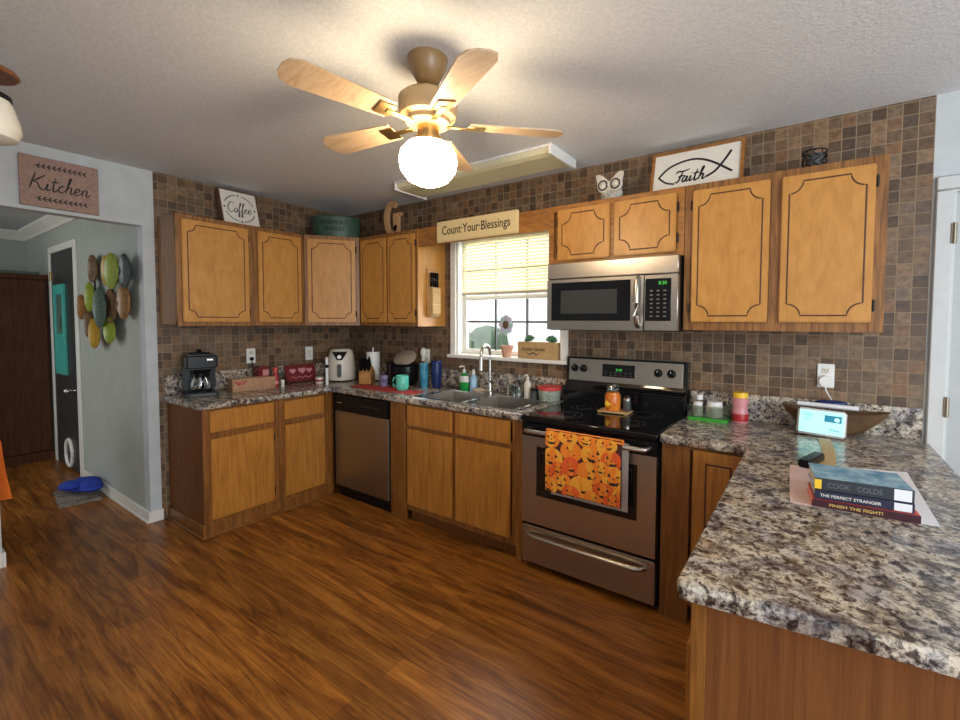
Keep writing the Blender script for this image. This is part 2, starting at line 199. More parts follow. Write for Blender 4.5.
# ------------------------------------------------------------------ mesh builder
class MB:
    def __init__(s): s.bm = bmesh.new()
    def add(s, t, mi=0, mat=None, smooth=True):
        if mat is not None: bmesh.ops.transform(t, matrix=mat, verts=t.verts)
        for f in t.faces: f.material_index = mi if mi is not None else f.material_index; f.smooth = smooth
        me = bpy.data.meshes.new('tmp'); t.to_mesh(me); t.free(); s.bm.from_mesh(me); bpy.data.meshes.remove(me); return s
    def box(s, a, b, mi=0, bev=0.0, seg=1, mat=None):
        t = bmesh.new(); bmesh.ops.create_cube(t, size=1)
        c = [(p+q)/2 for p, q in zip(a, b)]; d = [abs(q-p) for p, q in zip(a, b)]
        bmesh.ops.transform(t, matrix=Matrix.Translation(c) @ Matrix.Diagonal((*d, 1)), verts=t.verts)
        if bev: bmesh.ops.bevel(t, geom=t.edges[:], offset=bev, segments=seg, affect='EDGES', clamp_overlap=True)
        return s.add(t, mi, mat, smooth=bool(bev))
    def cyl(s, p, q, r1, r2=None, n=20, mi=0, caps=True):
        p, q = Vector(p), Vector(q); d = q-p; t = bmesh.new()
        bmesh.ops.create_cone(t, cap_ends=caps, segments=n, radius1=r1, radius2=r1 if r2 is None else r2, depth=d.length)
        return s.add(t, mi, Matrix.Translation((p+q)/2) @ d.to_track_quat('Z', 'Y').to_matrix().to_4x4())
    def lathe(s, prof, c=(0, 0, 0), n=28, mi=0, sx=1, sy=1, mat=None):
        t = bmesh.new(); rings = []
        for r, z in prof:
            if r < 1e-5: rings.append([t.verts.new((0, 0, z))])
            else: rings.append([t.verts.new((r*sx*math.cos(2*PI*i/n), r*sy*math.sin(2*PI*i/n), z)) for i in range(n)])
        for A, B in zip(rings, rings[1:]):
            for i in range(n):
                j = (i+1) % n
                if len(A) == 1 and len(B) == 1: continue
                if len(A) == 1: t.faces.new((A[0], B[j], B[i]))
                elif len(B) == 1: t.faces.new((A[i], A[j], B[0]))
                else: t.faces.new((A[i], A[j], B[j], B[i]))
        bmesh.ops.recalc_face_normals(t, faces=t.faces[:])
        MM = Matrix.Translation(c); MM = MM @ mat if mat is not None else MM
        return s.add(t, mi, MM)
    def prism(s, pts, h, mi=0, mat=None, bev=0.0, smooth=False):
        t = bmesh.new(); vs = [t.verts.new((x, y, 0)) for x, y in pts]; f = t.faces.new(vs)
        e = bmesh.ops.extrude_face_region(t, geom=[f]); bmesh.ops.translate(t, vec=(0, 0, h), verts=[v for v in e['geom'] if isinstance(v, bmesh.types.BMVert)])
        bmesh.ops.recalc_face_normals(t, faces=t.faces[:])
        if bev: bmesh.ops.bevel(t, geom=t.edges[:], offset=bev, segments=2, affect='EDGES', clamp_overlap=True); smooth = True
        return s.add(t, mi, mat, smooth)
    def tube(s, pts, r, n=8, mi=0, closed=False, flat=None):
        P = [Vector(p) for p in pts]; t = bmesh.new(); rings = []; m = len(P)
        for i, p in enumerate(P):
            a = P[(i-1) % m] if closed or i else p; b = P[(i+1) % m] if closed or i < m-1 else p
            d = (b-a).normalized() if (b-a).length > 1e-9 else Vector((0, 0, 1)); q = d.to_track_quat('Z', 'Y') if flat is None else None
            rr = r[i] if isinstance(r, (list, tuple)) else r; ring = []
            if flat is not None:
                nrm = Vector(flat).normalized(); sd = d.cross(nrm).normalized()
            for k in range(n):
                an = 2*PI*k/n
                o = (q @ Vector((rr*math.cos(an), rr*math.sin(an), 0))) if flat is None else sd*rr*math.cos(an)+nrm*rr*0.35*math.sin(an)
                ring.append(t.verts.new(p+o))
            rings.append(ring)
        pairs = list(zip(rings, rings[1:]))+([(rings[-1], rings[0])] if closed else [])
        for A, B in pairs:
            for k in range(n): t.faces.new((A[k], A[(k+1) % n], B[(k+1) % n], B[k]))
        if not closed: t.faces.new(rings[0][::-1]); t.faces.new(rings[-1])
        bmesh.ops.recalc_face_normals(t, faces=t.faces[:]); return s.add(t, mi)
    def sphere(s, c, r, mi=0, n=16, sc=(1, 1, 1), mat=None):
        t = bmesh.new(); bmesh.ops.create_uvsphere(t, u_segments=n, v_segments=max(6, n//2), radius=r)
        MM = Matrix.Translation(c) @ (mat if mat is not None else Matrix()) @ Matrix.Diagonal((*sc, 1)); return s.add(t, mi, MM)
    def quads(s, V, F, mi=0, smooth=True):
        t = bmesh.new(); vs = [t.verts.new(v) for v in V]
        for f in F: t.faces.new([vs[i] for i in f])
        return s.add(t, mi, None, smooth)
    def mesh(s, name, mats):
        for e in s.bm.edges:
            if len(e.link_faces) == 2 and e.calc_face_angle(0) > math.radians(38): e.smooth = False
        me = bpy.data.meshes.new(name); s.bm.to_mesh(me); s.bm.free()
        for m in (mats if isinstance(mats, (list, tuple)) else [mats]): me.materials.append(MT[m] if isinstance(m, str) else m)
        return me

def tag(o, label=None, cat=None, group=None, kind=None):
    for k, v in (('label', label), ('category', cat), ('group', group), ('kind', kind)):
        if v: o[k] = v
    return o
def thing(name, label, cat, loc=(0, 0, 0), rz=0.0, group=None):
    o = bpy.data.objects.new(name, None); COL.objects.link(o); o.location = loc; o.rotation_euler = (0, 0, rz); o.empty_display_size = 0.05
    return tag(o, label, cat, group)
def part(parent, name, mb, mats, label=None, kind=None):
    o = bpy.data.objects.new(name, mb.mesh(name, mats)); COL.objects.link(o); o.parent = parent
    return tag(o, label, kind=kind)
def solo(name, mb, mats, label, cat, loc=(0, 0, 0), rz=0.0, group=None, kind=None):
    o = bpy.data.objects.new(name, mb.mesh(name, mats)); COL.objects.link(o); o.location = loc; o.rotation_euler = (0, 0, rz)
    return tag(o, label, cat, group, kind)
def struct(name, mb, mats, parent=None, label=None, cat=None):
    o = bpy.data.objects.new(name, mb.mesh(name, mats)); COL.objects.link(o)
    if parent: o.parent = parent
    else: o['kind'] = 'structure'
    return tag(o, label, cat)
def copy_tree(o, parent=None):
    c = o.copy(); COL.objects.link(c)
    if parent: c.parent = parent
    for ch in list(o.children): copy_tree(ch, c)
    return c
FRONT = Matrix.Rotation(PI/2, 4, 'X')      # puts a drawing in x,y upright, facing local -y
def text_mb(txt, w, h, M, depth=0.001, shear=0.0, bold=0.0):
    cu = bpy.data.curves.new('lettering', 'FONT'); cu.body = txt; cu.extrude = depth/2; cu.align_x = 'CENTER'; cu.shear = shear; cu.resolution_u = 3; cu.offset = bold
    ob = bpy.data.objects.new('lettering_source', cu); COL.objects.link(ob)
    me = bpy.data.meshes.new_from_object(ob.evaluated_get(bpy.context.evaluated_depsgraph_get()))
    bpy.data.objects.remove(ob); bpy.data.curves.remove(cu)
    xs = [v.co.x for v in me.vertices]; ys = [v.co.y for v in me.vertices]
    sx = w/(max(xs)-min(xs)); sy = h/(max(ys)-min(ys)); cx = (max(xs)+min(xs))/2; cy = (max(ys)+min(ys))/2
    mb = MB(); mb.bm.from_mesh(me); bpy.data.meshes.remove(me)
    bmesh.ops.transform(mb.bm, matrix=M @ Matrix.Diagonal((sx, sy, 1, 1)) @ Matrix.Translation((-cx, -cy, 0)), verts=mb.bm.verts)
    for f in mb.bm.faces: f.material_index = 0
    return mb
GL = {  # pen strokes of a brush script, one list of strokes per letter and the advance
    'K': ([[(.05, 0), (.12, .5), (.2, 1)], [(.66, .95), (.34, .62), (.15, .46)], [(.15, .46), (.36, .40), (.5, .12), (.68, -.02), (.8, .1)]], .78),
    'i': ([[(0, .12), (.09, .42), (.06, .1), (.15, 0), (.28, .16)], [(.11, .62), (.13, .66)]], .27),
    't': ([[(.16, .9), (.09, .35), (.12, .03), (.22, 0), (.34, .16)], [(-.04, .56), (.32, .62)]], .32),
    'c': ([[(.32, .36), (.2, .45), (.06, .28), (.08, .06), (.2, 0), (.38, .16)]], .36),
    'h': ([[(.02, .1), (.16, .6), (.22, 1), (.15, .95), (.09, .5), (.06, 0)], [(.08, .2), (.2, .42), (.3, .38), (.28, .08), (.35, 0), (.46, .14)]], .44),
    'e': ([[(.02, .14), (.25, .26), (.27, .42), (.15, .43), (.06, .2), (.12, .02), (.25, .02), (.40, .18)]], .38),
    'n': ([[(.03, .40), (.07, .2), (.06, 0)], [(.06, .24), (.2, .43), (.29, .38), (.28, .08), (.35, 0), (.5, .18)]], .46),
    'F': ([[(.08, .08), (.2, .0), (.3, .12), (.38, .55), (.46, .92)], [(.04, .74), (.12, .92), (.45, .90), (.85, 1.02)], [(.2, .46), (.4, .50), (.62, .54)]], .50),
    'a': ([[(.32, .38), (.17, .45), (.04, .22), (.10, .01), (.24, .1), (.33, .42), (.31, .1), (.37, 0), (.48, .15)]], .46),
    'o': ([[(.2, .45), (.06, .3), (.08, .05), (.21, 0), (.33, .2), (.27, .42), (.2, .44), (.42, .38)]], .38),
    'f': ([[(.02, .1), (.2, .6), (.32, .98), (.22, .96), (.14, .4), (.10, -.38), (.2, -.36), (.18, .0), (.36, .14)]], .30),
    'C': ([[(.64, .82), (.48, 1), (.2, .85), (.06, .42), (.2, .03), (.44, 0), (.68, .22)]], .62),
}
def spline(P, k=6):
    P = [Vector((*p, 0)) for p in P]; out = []
    for i in range(len(P)-1):
        p0 = P[max(0, i-1)]; p1 = P[i]; p2 = P[i+1]; p3 = P[min(len(P)-1, i+2)]
        for j in range(k):
            t = j/k; out.append(0.5*((2*p1)+(p2-p0)*t+(2*p0-5*p1+4*p2-p3)*t*t+(3*p1-p0-3*p2+p3)*t**3))
    return out+[P[-1]]
def script_mb(txt, w, h, M, r, slant=0.15):
    x = 0; strokes = []
    for ch in txt:
        st, adv = GL[ch]
        for s_ in st: strokes.append([(q.x+x+slant*q.y, q.y) for q in spline(s_)])
        x += adv
    xs = [p[0] for s_ in strokes for p in s_]; x0, x1 = min(xs), max(xs); k = w/(x1-x0)
    mb = MB()
    for s_ in strokes:
        n = len(s_); rr = [r*(0.55+0.6*abs(math.sin(PI*(i+0.5)/n))) for i in range(n)]
        mb.tube([((p[0]-(x0+x1)/2)*k, (p[1]-0.45)*h, 0) for p in s_], rr, 6, 0, flat=(0, 0, 1))
    bmesh.ops.transform(mb.bm, matrix=M, verts=mb.bm.verts); return mb

# ------------------------------------------------------------------ setting
H = 2.525; XR = 7.0; YB = -6.0; JY = -1.675; J2 = -2.385
struct('floor', MB().box((-4.6, YB, -0.06), (XR, 0.02, 0.0)), 'floor')
struct('ceiling', MB().box((-0.0, YB, H), (XR, 0.0, H+0.06)), 'ceiling')
WX0, WX1, WZ0, WZ1 = 1.455, 2.445, 1.19, 2.16
TX = 4.388
mb = MB()
for a, b in (((-0.1, 0, 0), (WX0, 0.12, H)), ((WX1, 0, 0), (TX, 0.12, H)), ((WX0, 0, 0), (WX1, 0.12, WZ0)), ((WX0, 0, WZ1), (WX1, 0.12, H))): mb.box(a, b, 0)
mb.box((TX, 0.0, 0), (4.455, 0.12, H), 1); mb.box((4.455, 0, 2.10), (5.32, 0.12, H), 1); mb.box((5.32, 0, 0), (XR, 0.12, H), 1)
struct('wall_back', mb, ['tile_x', 'drywall'])
mb = MB(); mb.box((-0.1, -1.607, 0), (0, 0, H), 0); mb.box((-0.1, JY, 0), (0, -1.607, H), 1); mb.box((-0.1, J2, 2.13), (0, JY, H), 1); mb.box((-0.1, YB, 0), (0, J2, H), 1)
struct('wall_left', mb, ['tile_y', 'drywall'])
struct('wall_rear_blocker', MB().box((0, -4.7, 0), (3.4, -4.6, H)), 'drywall')  # unseen partial wall behind the camera, added to keep daylight off the left side
HZ = 2.47
mb = MB(); mb.box((-4.6, JY, 0), (-2.55, JY+0.1, HZ)); mb.box((-1.69, JY, 0), (-0.1, JY+0.1, HZ)); mb.box((-2.55, JY, 2.15), (-1.69, JY+0.1, HZ)); mb.box((-2.55, JY+0.07, 0), (-1.69, JY+0.1, 2.15))
struct('wall_hall', mb, 'hallwall')
struct('wall_hall_end', MB().box((-3.75, -4.6, 0), (-3.65, JY, HZ)), 'hallwall')
struct('ceiling_hall', MB().box((-4.6, -4.6, HZ), (-0.1, JY+0.1, HZ+0.06)), 'drywall')
def crown(mb, p, q, nrm):
    p, q, n = Vector(p), Vector(q), Vector(nrm); V = []
    for e in (p, q):
        V += [e, e+n*0.09, e+n*0.085+Vector((0, 0, -0.02)), e+n*0.03+Vector((0, 0, -0.075)), e+n*0.018+Vector((0, 0, -0.10)), e+Vector((0, 0, -0.10))]
    mb.quads(V, [tuple((i, (i+1) % 6, (i+1) % 6+6, i+6)) for i in range(6)], smooth=False)
mb = MB(); crown(mb, (-3.65, JY, HZ), (-0.1, JY, HZ), (0, -1, 0)); crown(mb, (-3.65, -4.6, HZ), (-3.65, JY, HZ), (1, 0, 0)); struct('trim_1', mb, 'trim')
mb = MB(); mb.box((-1.62, JY-0.016, 0), (0.016, JY, 0.085), 0, 0.004); mb.box((-1.62, JY-0.026, 0), (0.016, JY-0.016, 0.02), 0, 0.004); mb.box((0.0, JY-0.012, 0), (0.016, -1.60, 0.085), 0, 0.004); struct('baseboard_left', mb, 'trim')
struct('baseboard_hall', MB().box((-0.116, J2, 0), (0.014, J2+0.014, 0.09), 0, 0.003).box((0, YB, 0), (0.014, J2, 0.09), 0, 0.003), 'trim')
# right door
d = struct('door_1', MB().box((4.47, 0.005, 0.01), (5.30, 0.045, 2.07), 0, 0.003), 'doorpaint')
part(d, 'casing', MB().box((4.398, -0.02, 0), (4.462, -0.0005, 2.079), 0, 0.005).box((4.398, -0.02, 2.08), (5.38, -0.0005, 2.145), 0, 0.005).box((5.32, -0.02, 0), (5.38, -0.0005, 2.079), 0, 0.005).box((4.456, -0.010, 0), (4.470, 0.05, 2.10), 0, 0.001).box((4.470, 0.0, 2.071), (5.32, 0.05, 2.10), 0, 0.001), 'rtrim')
for z in (1.88, 1.08): part(d, 'hinge', MB().box((4.452, -0.024, z-0.045), (4.474, -0.008, z+0.045), 0, 0.002).cyl((4.464, -0.026, z-0.047), (4.464, -0.026, z+0.047), 0.006), 'agedhinge', 'aged metal hinge')
# hall door
d = struct('door_2', MB().box((-2.53, JY-0.012, 0.01), (-1.71, JY+0.05, 2.13), 0, 0.003), 'hdoor')
part(d, 'casing', MB().box((-2.61, JY-0.018, 0), (-2.535, JY, 2.134), 0, 0.004).box((-1.705, JY-0.018, 0), (-1.63, JY, 2.134), 0, 0.004).box((-2.61, JY-0.018, 2.135), (-1.63, JY, 2.20), 0, 0.004), 'trim')
part(d, 'door_knob', MB().cyl((-1.82, JY-0.012, 0.80), (-1.82, JY-0.05, 0.80), 0.012).sphere((-1.82, JY-0.062, 0.80), 0.026).cyl((-1.82, JY-0.012, 0.80), (-1.82, JY-0.018, 0.80), 0.03), 'nickel', 'silver knob')
fl = part(d, 'pet_flap', MB().tube([(-2.05+0.115*math.cos(a), JY-0.018, 0.17+0.13*math.sin(a)) for a in [2*PI*i/24 for i in range(24)]], 0.016, 8, 0, True), 'trim', 'white oval cat flap frame')
part(fl, 'flap_panel', MB().sphere((-2.05, JY-0.014, 0.17), 0.1, 0, 20, (1.05, 0.04, 1.2)), 'darkgrey')
part(d, 'hinge', MB().box((-2.545, JY-0.024, 1.86), (-2.525, JY-0.012, 1.95), 0, 0.002), 'brass', 'brass hinge')
# window
mb = MB(); mb.box((1.398, -0.022, 1.19), (1.455, -0.0005, 2.159), 0, 0.004); mb.box((2.445, -0.022, 1.19), (2.502, -0.0005, 2.159), 0, 0.004); mb.box((1.398, -0.022, 2.16), (2.502, -0.0005, 2.22), 0, 0.004)
w = struct('window_1', mb, 'trim')
part(w, 'jamb', MB().box((1.455, 0, 1.19), (1.467, 0.12, 2.16)).box((2.433, 0, 1.19), (2.445, 0.12, 2.16)).box((1.455, 0, 2.148), (2.445, 0.12, 2.16)).box((1.455, 0.0, 1.19), (2.445, 0.12, 1.196)), 'trim')
part(w, 'window_sill', MB().box((1.385, -0.055, 1.165), (2.515, 0.02, 1.192), 0, 0.006, 2), 'trim')
part(w, 'sash_frame', MB().box((1.467, 0.07, 1.196), (1.50, 0.10, 2.148)).box((2.40, 0.07, 1.196), (2.433, 0.10, 2.148)).box((1.5, 0.07, 1.196), (2.40, 0.10, 1.235)).box((1.5, 0.07, 2.11), (2.4, 0.10, 2.148)).box((1.5, 0.065, 1.645), (2.4, 0.105, 1.68)), 'trim')
mb = MB()
for x in (1.80, 2.10): mb.box((x-0.007, 0.078, 1.235), (x+0.007, 0.092, 2.11))
mb.box((1.5, 0.079, 1.458), (2.4, 0.091, 1.472)); mb.box((1.5, 0.079, 1.88), (2.4, 0.091, 1.894)); part(w, 'muntin', mb, 'darkgrey', 'dark grey grille bars')
part(w, 'window_glass', MB().box((1.5, 0.084, 1.235), (2.4, 0.087, 2.11)), 'glass')
# laminate backsplash strips belong to the counters (below)

# outdoors, seen through the window
struct('ground_outside', MB().box((-6, 0.6, -0.5), (8, 14, -0.4)), 'lawn')
def bush(loc, r, label, seed):
    rnd = random.Random(seed); mb = MB()
    for i in range(26):
        a = rnd.uniform(0, 2*PI); q = rnd.uniform(0, 0.7)*r
        mb.sphere((q*math.cos(a), q*math.sin(a), rnd.uniform(0.25, 1.5)*r), r*rnd.uniform(0.28, 0.45), 0, 10, (1, 1, rnd.uniform(0.7, 1.1)))
    solo('bush', mb, 'bush', label, 'bush', loc)
bush((-1.2, 3.0, -0.4), 0.97, 'green bush outside the window, seen through its left panes', 3)
bush((-2.9, 4.2, -0.4), 1.0, 'taller bush outside the window at the far left', 5)

# ------------------------------------------------------------------ cabinets
def groove_pts(w, h, ix, iz, r, n=7):
    x0, x1, z0, z1 = -w/2+ix, w/2-ix, iz, h-iz; P = []
    for cx, cz, a0 in ((x0, z0, 90), (x1, z0, 180), (x1, z1, 270), (x0, z1, 0)):
        arc = [(cx+r*math.cos(math.radians(a0-90*i/n)), cz+r*math.sin(math.radians(a0-90*i/n))) for i in range(n+1)]
        s = 0.012
        P += [(arc[0][0], arc[0][1]+0)] + arc + [arc[-1]]
    out = []
    for p in P:
        if not out or (abs(p[0]-out[-1][0])+abs(p[1]-out[-1][1])) > 1e-5: out.append(p)
    return out
def door(T, name, x0, x1, z0, z1, y, mats=('oak', 'groove'), t=0.02, groove=None, hinge=None, panel=False):
    """slab front whose back lies on plane y (local), facing -y; groove = (inset x, inset z, scoop radius)"""
    w, h = x1-x0, z1-z0; cx = (x0+x1)/2
    mb = MB().box((x0, y-t, z0), (x1, y, z1), 0, 0.005, 2)
    if groove:
        P = groove_pts(w, h, *groove)
        mb.tube([(cx+px, y-t, z0+pz) for px, pz in P], 0.0036, 6, 1, True, flat=(0, 1, 0))
    if panel:
        i = 0.055; mb.box((x0+i, y-t-0.0006, z0+i), (x1-i, y-t+0.004, z1-i), 1); mb.box((x0+i+0.008, y-t-0.003, z0+i+0.008), (x1-i-0.008, y-t+0.004, z1-i-0.008), 0, 0.003)
    o = part(T, name, mb, list(mats))
    if hinge:
        xh = x0-0.006 if hinge == 'l' else x1+0.006
        for z in (z0+0.075, z1-0.075): part(o, 'hinge', MB().box((xh-0.006, y-0.010, z-0.024), (xh+0.006, y, z+0.024), 0, 0.003).cyl((xh, y-0.011, z-0.026), (xh, y-0.011, z+0.026), 0.0035, n=8), 'iron', 'dark iron hinge')
    return o
ZU, ZT = 1.425, 2.200
GV = (0.034, 0.034, 0.05)
# left wall, two doors (local x = room y, local -y faces into the room)
T = thing('upper_cabinet', 'oak upper cabinet with two doors on the left wall above the coffee maker', 'cabinet', (0, -1.59, ZU), PI/2)
L = 0.925; hh = ZT-ZU
part(T, 'body', MB().box((0, -0.297, 0.012), (L, 0, hh)), 'oakframe')
part(T, 'face_frame', MB().box((0, -0.315, 0), (0.045, -0.297, hh), 0, 0.002).box((0.455, -0.315, 0), (0.555, -0.297, hh), 0, 0.002).box((L-0.05, -0.315, 0), (L, -0.297, hh), 0, 0.002).box((0, -0.3145, hh-0.045), (L, -0.297, hh), 0, 0.002).box((0, -0.3145, 0), (L, -0.297, 0.045), 0, 0.002), 'oakframe')
door(T, 'door', 0.032, 0.468, 0.030, hh-0.035, -0.3155, groove=GV, hinge='r'); door(T, 'door', 0.538, 0.890, 0.030, hh-0.035, -0.3155, groove=GV)
# diagonal corner
T = thing('corner_cabinet', 'diagonal corner upper cabinet with a single lighter oak door', 'cabinet', (0.315, -0.663, ZU), math.atan2(0.348, 0.28))
Ld = math.hypot(0.348, 0.28); a = math.atan2(0.348, 0.28)
def w2l(x, y): dx, dy = x-0.315, y+0.663; return (dx*math.cos(a)+dy*math.sin(a), -dx*math.sin(a)+dy*math.cos(a))
part(T, 'body', MB().prism([w2l(*p) for p in ((0.32, -0.660), (0.592, -0.322), (0.592, -0.002), (0.002, -0.002), (0.002, -0.660))], hh-0.012, 0, Matrix.Translation((0, 0, 0.012))), 'oakframe')
part(T, 'face_frame', MB().box((0.0, -0.012, 0), (0.04, 0.004, hh), 0, 0.002).box((Ld-0.04, -0.012, 0), (Ld, 0.004, hh), 0, 0.002).box((0, -0.0115, hh-0.045), (Ld, 0.004, hh), 0, 0.002).box((0, -0.0115, 0), (Ld, 0.004, 0.045), 0, 0.002), 'oakframe')
door(T, 'door', 0.028, Ld-0.036, 0.03, hh-0.035, -0.0125, groove=GV, hinge='r')
# back wall left of the window
T = thing('upper_cabinet', 'narrow oak upper cabinet with two slim doors left of the window', 'cabinet', (0.597, 0, ZU))
L = 0.722
part(T, 'body', MB().box((0, -0.297, 0.012), (L, 0, hh)), 'oakframe')
part(T, 'side_panel', MB().box((L-0.001, -0.315, 0), (L+0.003, 0, hh)), 'oak', 'yellow varnished side panel')
part(T, 'face_frame', MB().box((0, -0.315, 0), (0.045, -0.297, hh), 0, 0.002).box((0.345, -0.3152, 0), (0.40, -0.297, hh), 0, 0.002).box((L-0.04, -0.315, 0), (L-0.001, -0.297, hh), 0, 0.002).box((0, -0.3145, hh-0.045), (L-0.001, -0.297, hh), 0, 0.002).box((0, -0.3145, 0), (L-0.001, -0.297, 0.045), 0, 0.002), 'oakframe')
door(T, 'door', 0.034, 0.361, 0.03, hh-0.035, -0.3155, groove=(0.03, 0.034, 0.05)); door(T, 'door', 0.386, 0.700, 0.03, hh-0.035, -0.3155, groove=(0.03, 0.034, 0.05), hinge='r')
# above the microwave
T = thing('upper_cabinet', 'short oak cabinet with two low doors above the microwave', 'cabinet', (2.512, 0, 1.830))
L = 0.838; h2 = ZT-1.83
part(T, 'body', MB().box((0, -0.297, 0), (L, 0, h2)), 'oakframe')
part(T, 'face_frame', MB().box((0, -0.315, -0.40), (0.036, -0.297, h2), 0, 0.002).box((0.036, -0.3148, 0), (L, -0.297, 0.04), 0, 0.002).box((0.036, -0.3148, h2-0.04), (L, -0.297, h2), 0, 0.002).box((0.40, -0.3146, 0.04), (0.46, -0.297, h2-0.04), 0, 0.002).box((L-0.04, -0.315, 0), (L, -0.297, h2), 0, 0.002), 'oakh')
door(T, 'door', 0.072, 0.418, 0.022, h2-0.032, -0.3155, groove=(0.034, 0.03, 0.062), hinge='l'); door(T, 'door', 0.448, 0.798, 0.022, h2-0.032, -0.3155, groove=(0.034, 0.03, 0.062), hinge='r')
# right pair
T = thing('upper_cabinet', 'large oak upper cabinet with two tall doors right of the microwave', 'cabinet', (3.352, 0, ZU))
L = 0.845
part(T, 'body', MB().box((0, -0.297, 0.012), (L, 0, hh)), 'oakframe')
part(T, 'face_frame', MB().box((0, -0.315, 0), (0.05, -0.297, hh), 0, 0.002).box((0.40, -0.315, 0), (0.45, -0.297, hh), 0, 0.002).box((0.79, -0.315, 0), (L, -0.297, hh), 0, 0.002).box((0.05, -0.3145, hh-0.045), (0.79, -0.297, hh), 0, 0.002).box((0.05, -0.3145, 0), (0.79, -0.297, 0.05), 0, 0.002), 'oakframe')
door(T, 'door', 0.042, 0.400, 0.045, hh-0.037, -0.3155, groove=(0.032, 0.032, 0.055), hinge='l'); door(T, 'door', 0.447, 0.800, 0.045, hh-0.037, -0.3155, groove=(0.032, 0.032, 0.055), hinge='r')
# valance
solo('valance_board', MB().box((1.322, -0.312, -0.14), (2.511, -0.292, 0), 0, 0.002), 'oakh', 'plain oak board bridging the cabinets over the window', 'valance', (0, 0, 2.198))

# base cabinets
ZC = 0.874
T = thing('base_cabinet', 'oak base cabinet under the coffee maker, wide drawer over wide door', 'cabinet', (0, -1.563, 0), PI/2)
L = 0.505
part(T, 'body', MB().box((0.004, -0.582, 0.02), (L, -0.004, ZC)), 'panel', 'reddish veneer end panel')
part(T, 'face_frame', MB().box((0, -0.60, 0.085), (0.05, -0.582, ZC), 0, 0.002).box((L-0.05, -0.60, 0.085), (L, -0.582, ZC), 0, 0.002).box((0.05, -0.5995, ZC-0.03), (L-0.05, -0.582, ZC), 0, 0.001).box((0.05, -0.5995, 0.66), (L-0.05, -0.582, 0.72), 0, 0.001).box((0.05, -0.5995, 0.085), (L-0.05, -0.582, 0.14), 0, 0.001), 'oakfb')
part(T, 'plinth', MB().box((-0.012, -0.606, 0), (L, -0.012, 0.092), 0, 0.003).box((-0.022, -0.616, 0), (L, -0.602, 0.02), 0, 0.004).box((-0.022, -0.606, 0), (-0.012, -0.012, 0.02), 0, 0.004), 'oakfb')
door(T, 'drawer', 0.038, 0.462, 0.712, 0.858, -0.6005, ('oakbase',), 0.018); door(T, 'door', 0.040, 0.460, 0.118, 0.668, -0.6005, ('oakbase',), 0.018, hinge='r')
T = thing('base_cabinet', 'narrower oak base cabinet beside the dishwasher corner, drawer over door', 'cabinet', (0, -1.056, 0), PI/2)
L = 0.445
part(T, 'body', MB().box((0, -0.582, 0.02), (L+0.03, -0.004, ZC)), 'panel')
part(T, 'face_frame', MB().box((0, -0.60, 0.085), (0.045, -0.582, ZC), 0, 0.002).box((L-0.085, -0.60, 0.085), (L, -0.582, ZC), 0, 0.002).box((0.045, -0.5995, ZC-0.03), (L-0.085, -0.582, ZC), 0, 0.001).box((0.045, -0.5995, 0.66), (L-0.085, -0.582, 0.72), 0, 0.001).box((0.045, -0.5995, 0.085), (L-0.085, -0.582, 0.14), 0, 0.001), 'oakfb')
part(T, 'plinth', MB().box((0, -0.606, 0), (L, -0.012, 0.092), 0, 0.003).box((0, -0.616, 0), (L, -0.602, 0.02), 0, 0.004), 'oakfb')
door(T, 'drawer', 0.036, 0.366, 0.712, 0.852, -0.6005, ('oakbase',), 0.018); door(T, 'door', 0.040, 0.370, 0.118, 0.668, -0.6005, ('oakbase',), 0.018)
T = thing('sink_cabinet', 'oak sink base cabinet with two false drawer fronts over two worn doors', 'cabinet', (1.335, 0, 0))
L = 1.18
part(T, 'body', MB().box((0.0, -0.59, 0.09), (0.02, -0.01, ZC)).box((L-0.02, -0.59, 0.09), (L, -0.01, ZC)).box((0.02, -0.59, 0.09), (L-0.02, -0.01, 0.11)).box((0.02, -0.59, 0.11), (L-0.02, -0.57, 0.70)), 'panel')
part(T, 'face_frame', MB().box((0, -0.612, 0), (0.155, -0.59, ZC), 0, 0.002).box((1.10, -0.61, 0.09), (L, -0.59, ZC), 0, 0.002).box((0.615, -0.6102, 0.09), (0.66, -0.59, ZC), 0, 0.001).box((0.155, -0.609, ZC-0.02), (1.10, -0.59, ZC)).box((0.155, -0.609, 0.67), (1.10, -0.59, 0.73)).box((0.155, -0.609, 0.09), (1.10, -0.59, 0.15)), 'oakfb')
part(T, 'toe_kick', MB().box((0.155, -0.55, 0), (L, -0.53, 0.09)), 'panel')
part(T, 'side_stile', MB().box((1.135, -0.616, 0.0), (L, -0.53, ZC), 0, 0.002), 'oakfb')
for x0, x1 in ((0.19, 0.62), (0.652, 1.092)):
    door(T, 'drawer_front', x0, x1, 0.718, 0.862, -0.6105, ('oakbase',), 0.018); door(T, 'door', x0, x1, 0.135, 0.690, -0.6105, ('oakbase',), 0.018)
T = thing('base_cabinet', 'oak base cabinet between the stove and the peninsula, single panelled door', 'cabinet', (3.333, 0, 0))
L = 0.40
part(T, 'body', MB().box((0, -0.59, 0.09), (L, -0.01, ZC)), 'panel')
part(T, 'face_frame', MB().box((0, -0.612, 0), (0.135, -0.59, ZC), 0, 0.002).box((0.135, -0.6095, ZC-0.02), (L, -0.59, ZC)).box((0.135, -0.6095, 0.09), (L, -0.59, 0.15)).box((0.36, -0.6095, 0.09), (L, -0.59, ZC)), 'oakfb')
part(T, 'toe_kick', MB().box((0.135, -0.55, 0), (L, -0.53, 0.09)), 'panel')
door(T, 'door', 0.15, 0.375, 0.12, 0.862, -0.6105, ('oakbase', 'groove'), 0.018, panel=True)
T = thing('peninsula_cabinet', 'peninsula base cabinet with plain reddish wood end panel, in the right foreground', 'cabinet', (3.735, -1.800, 0))
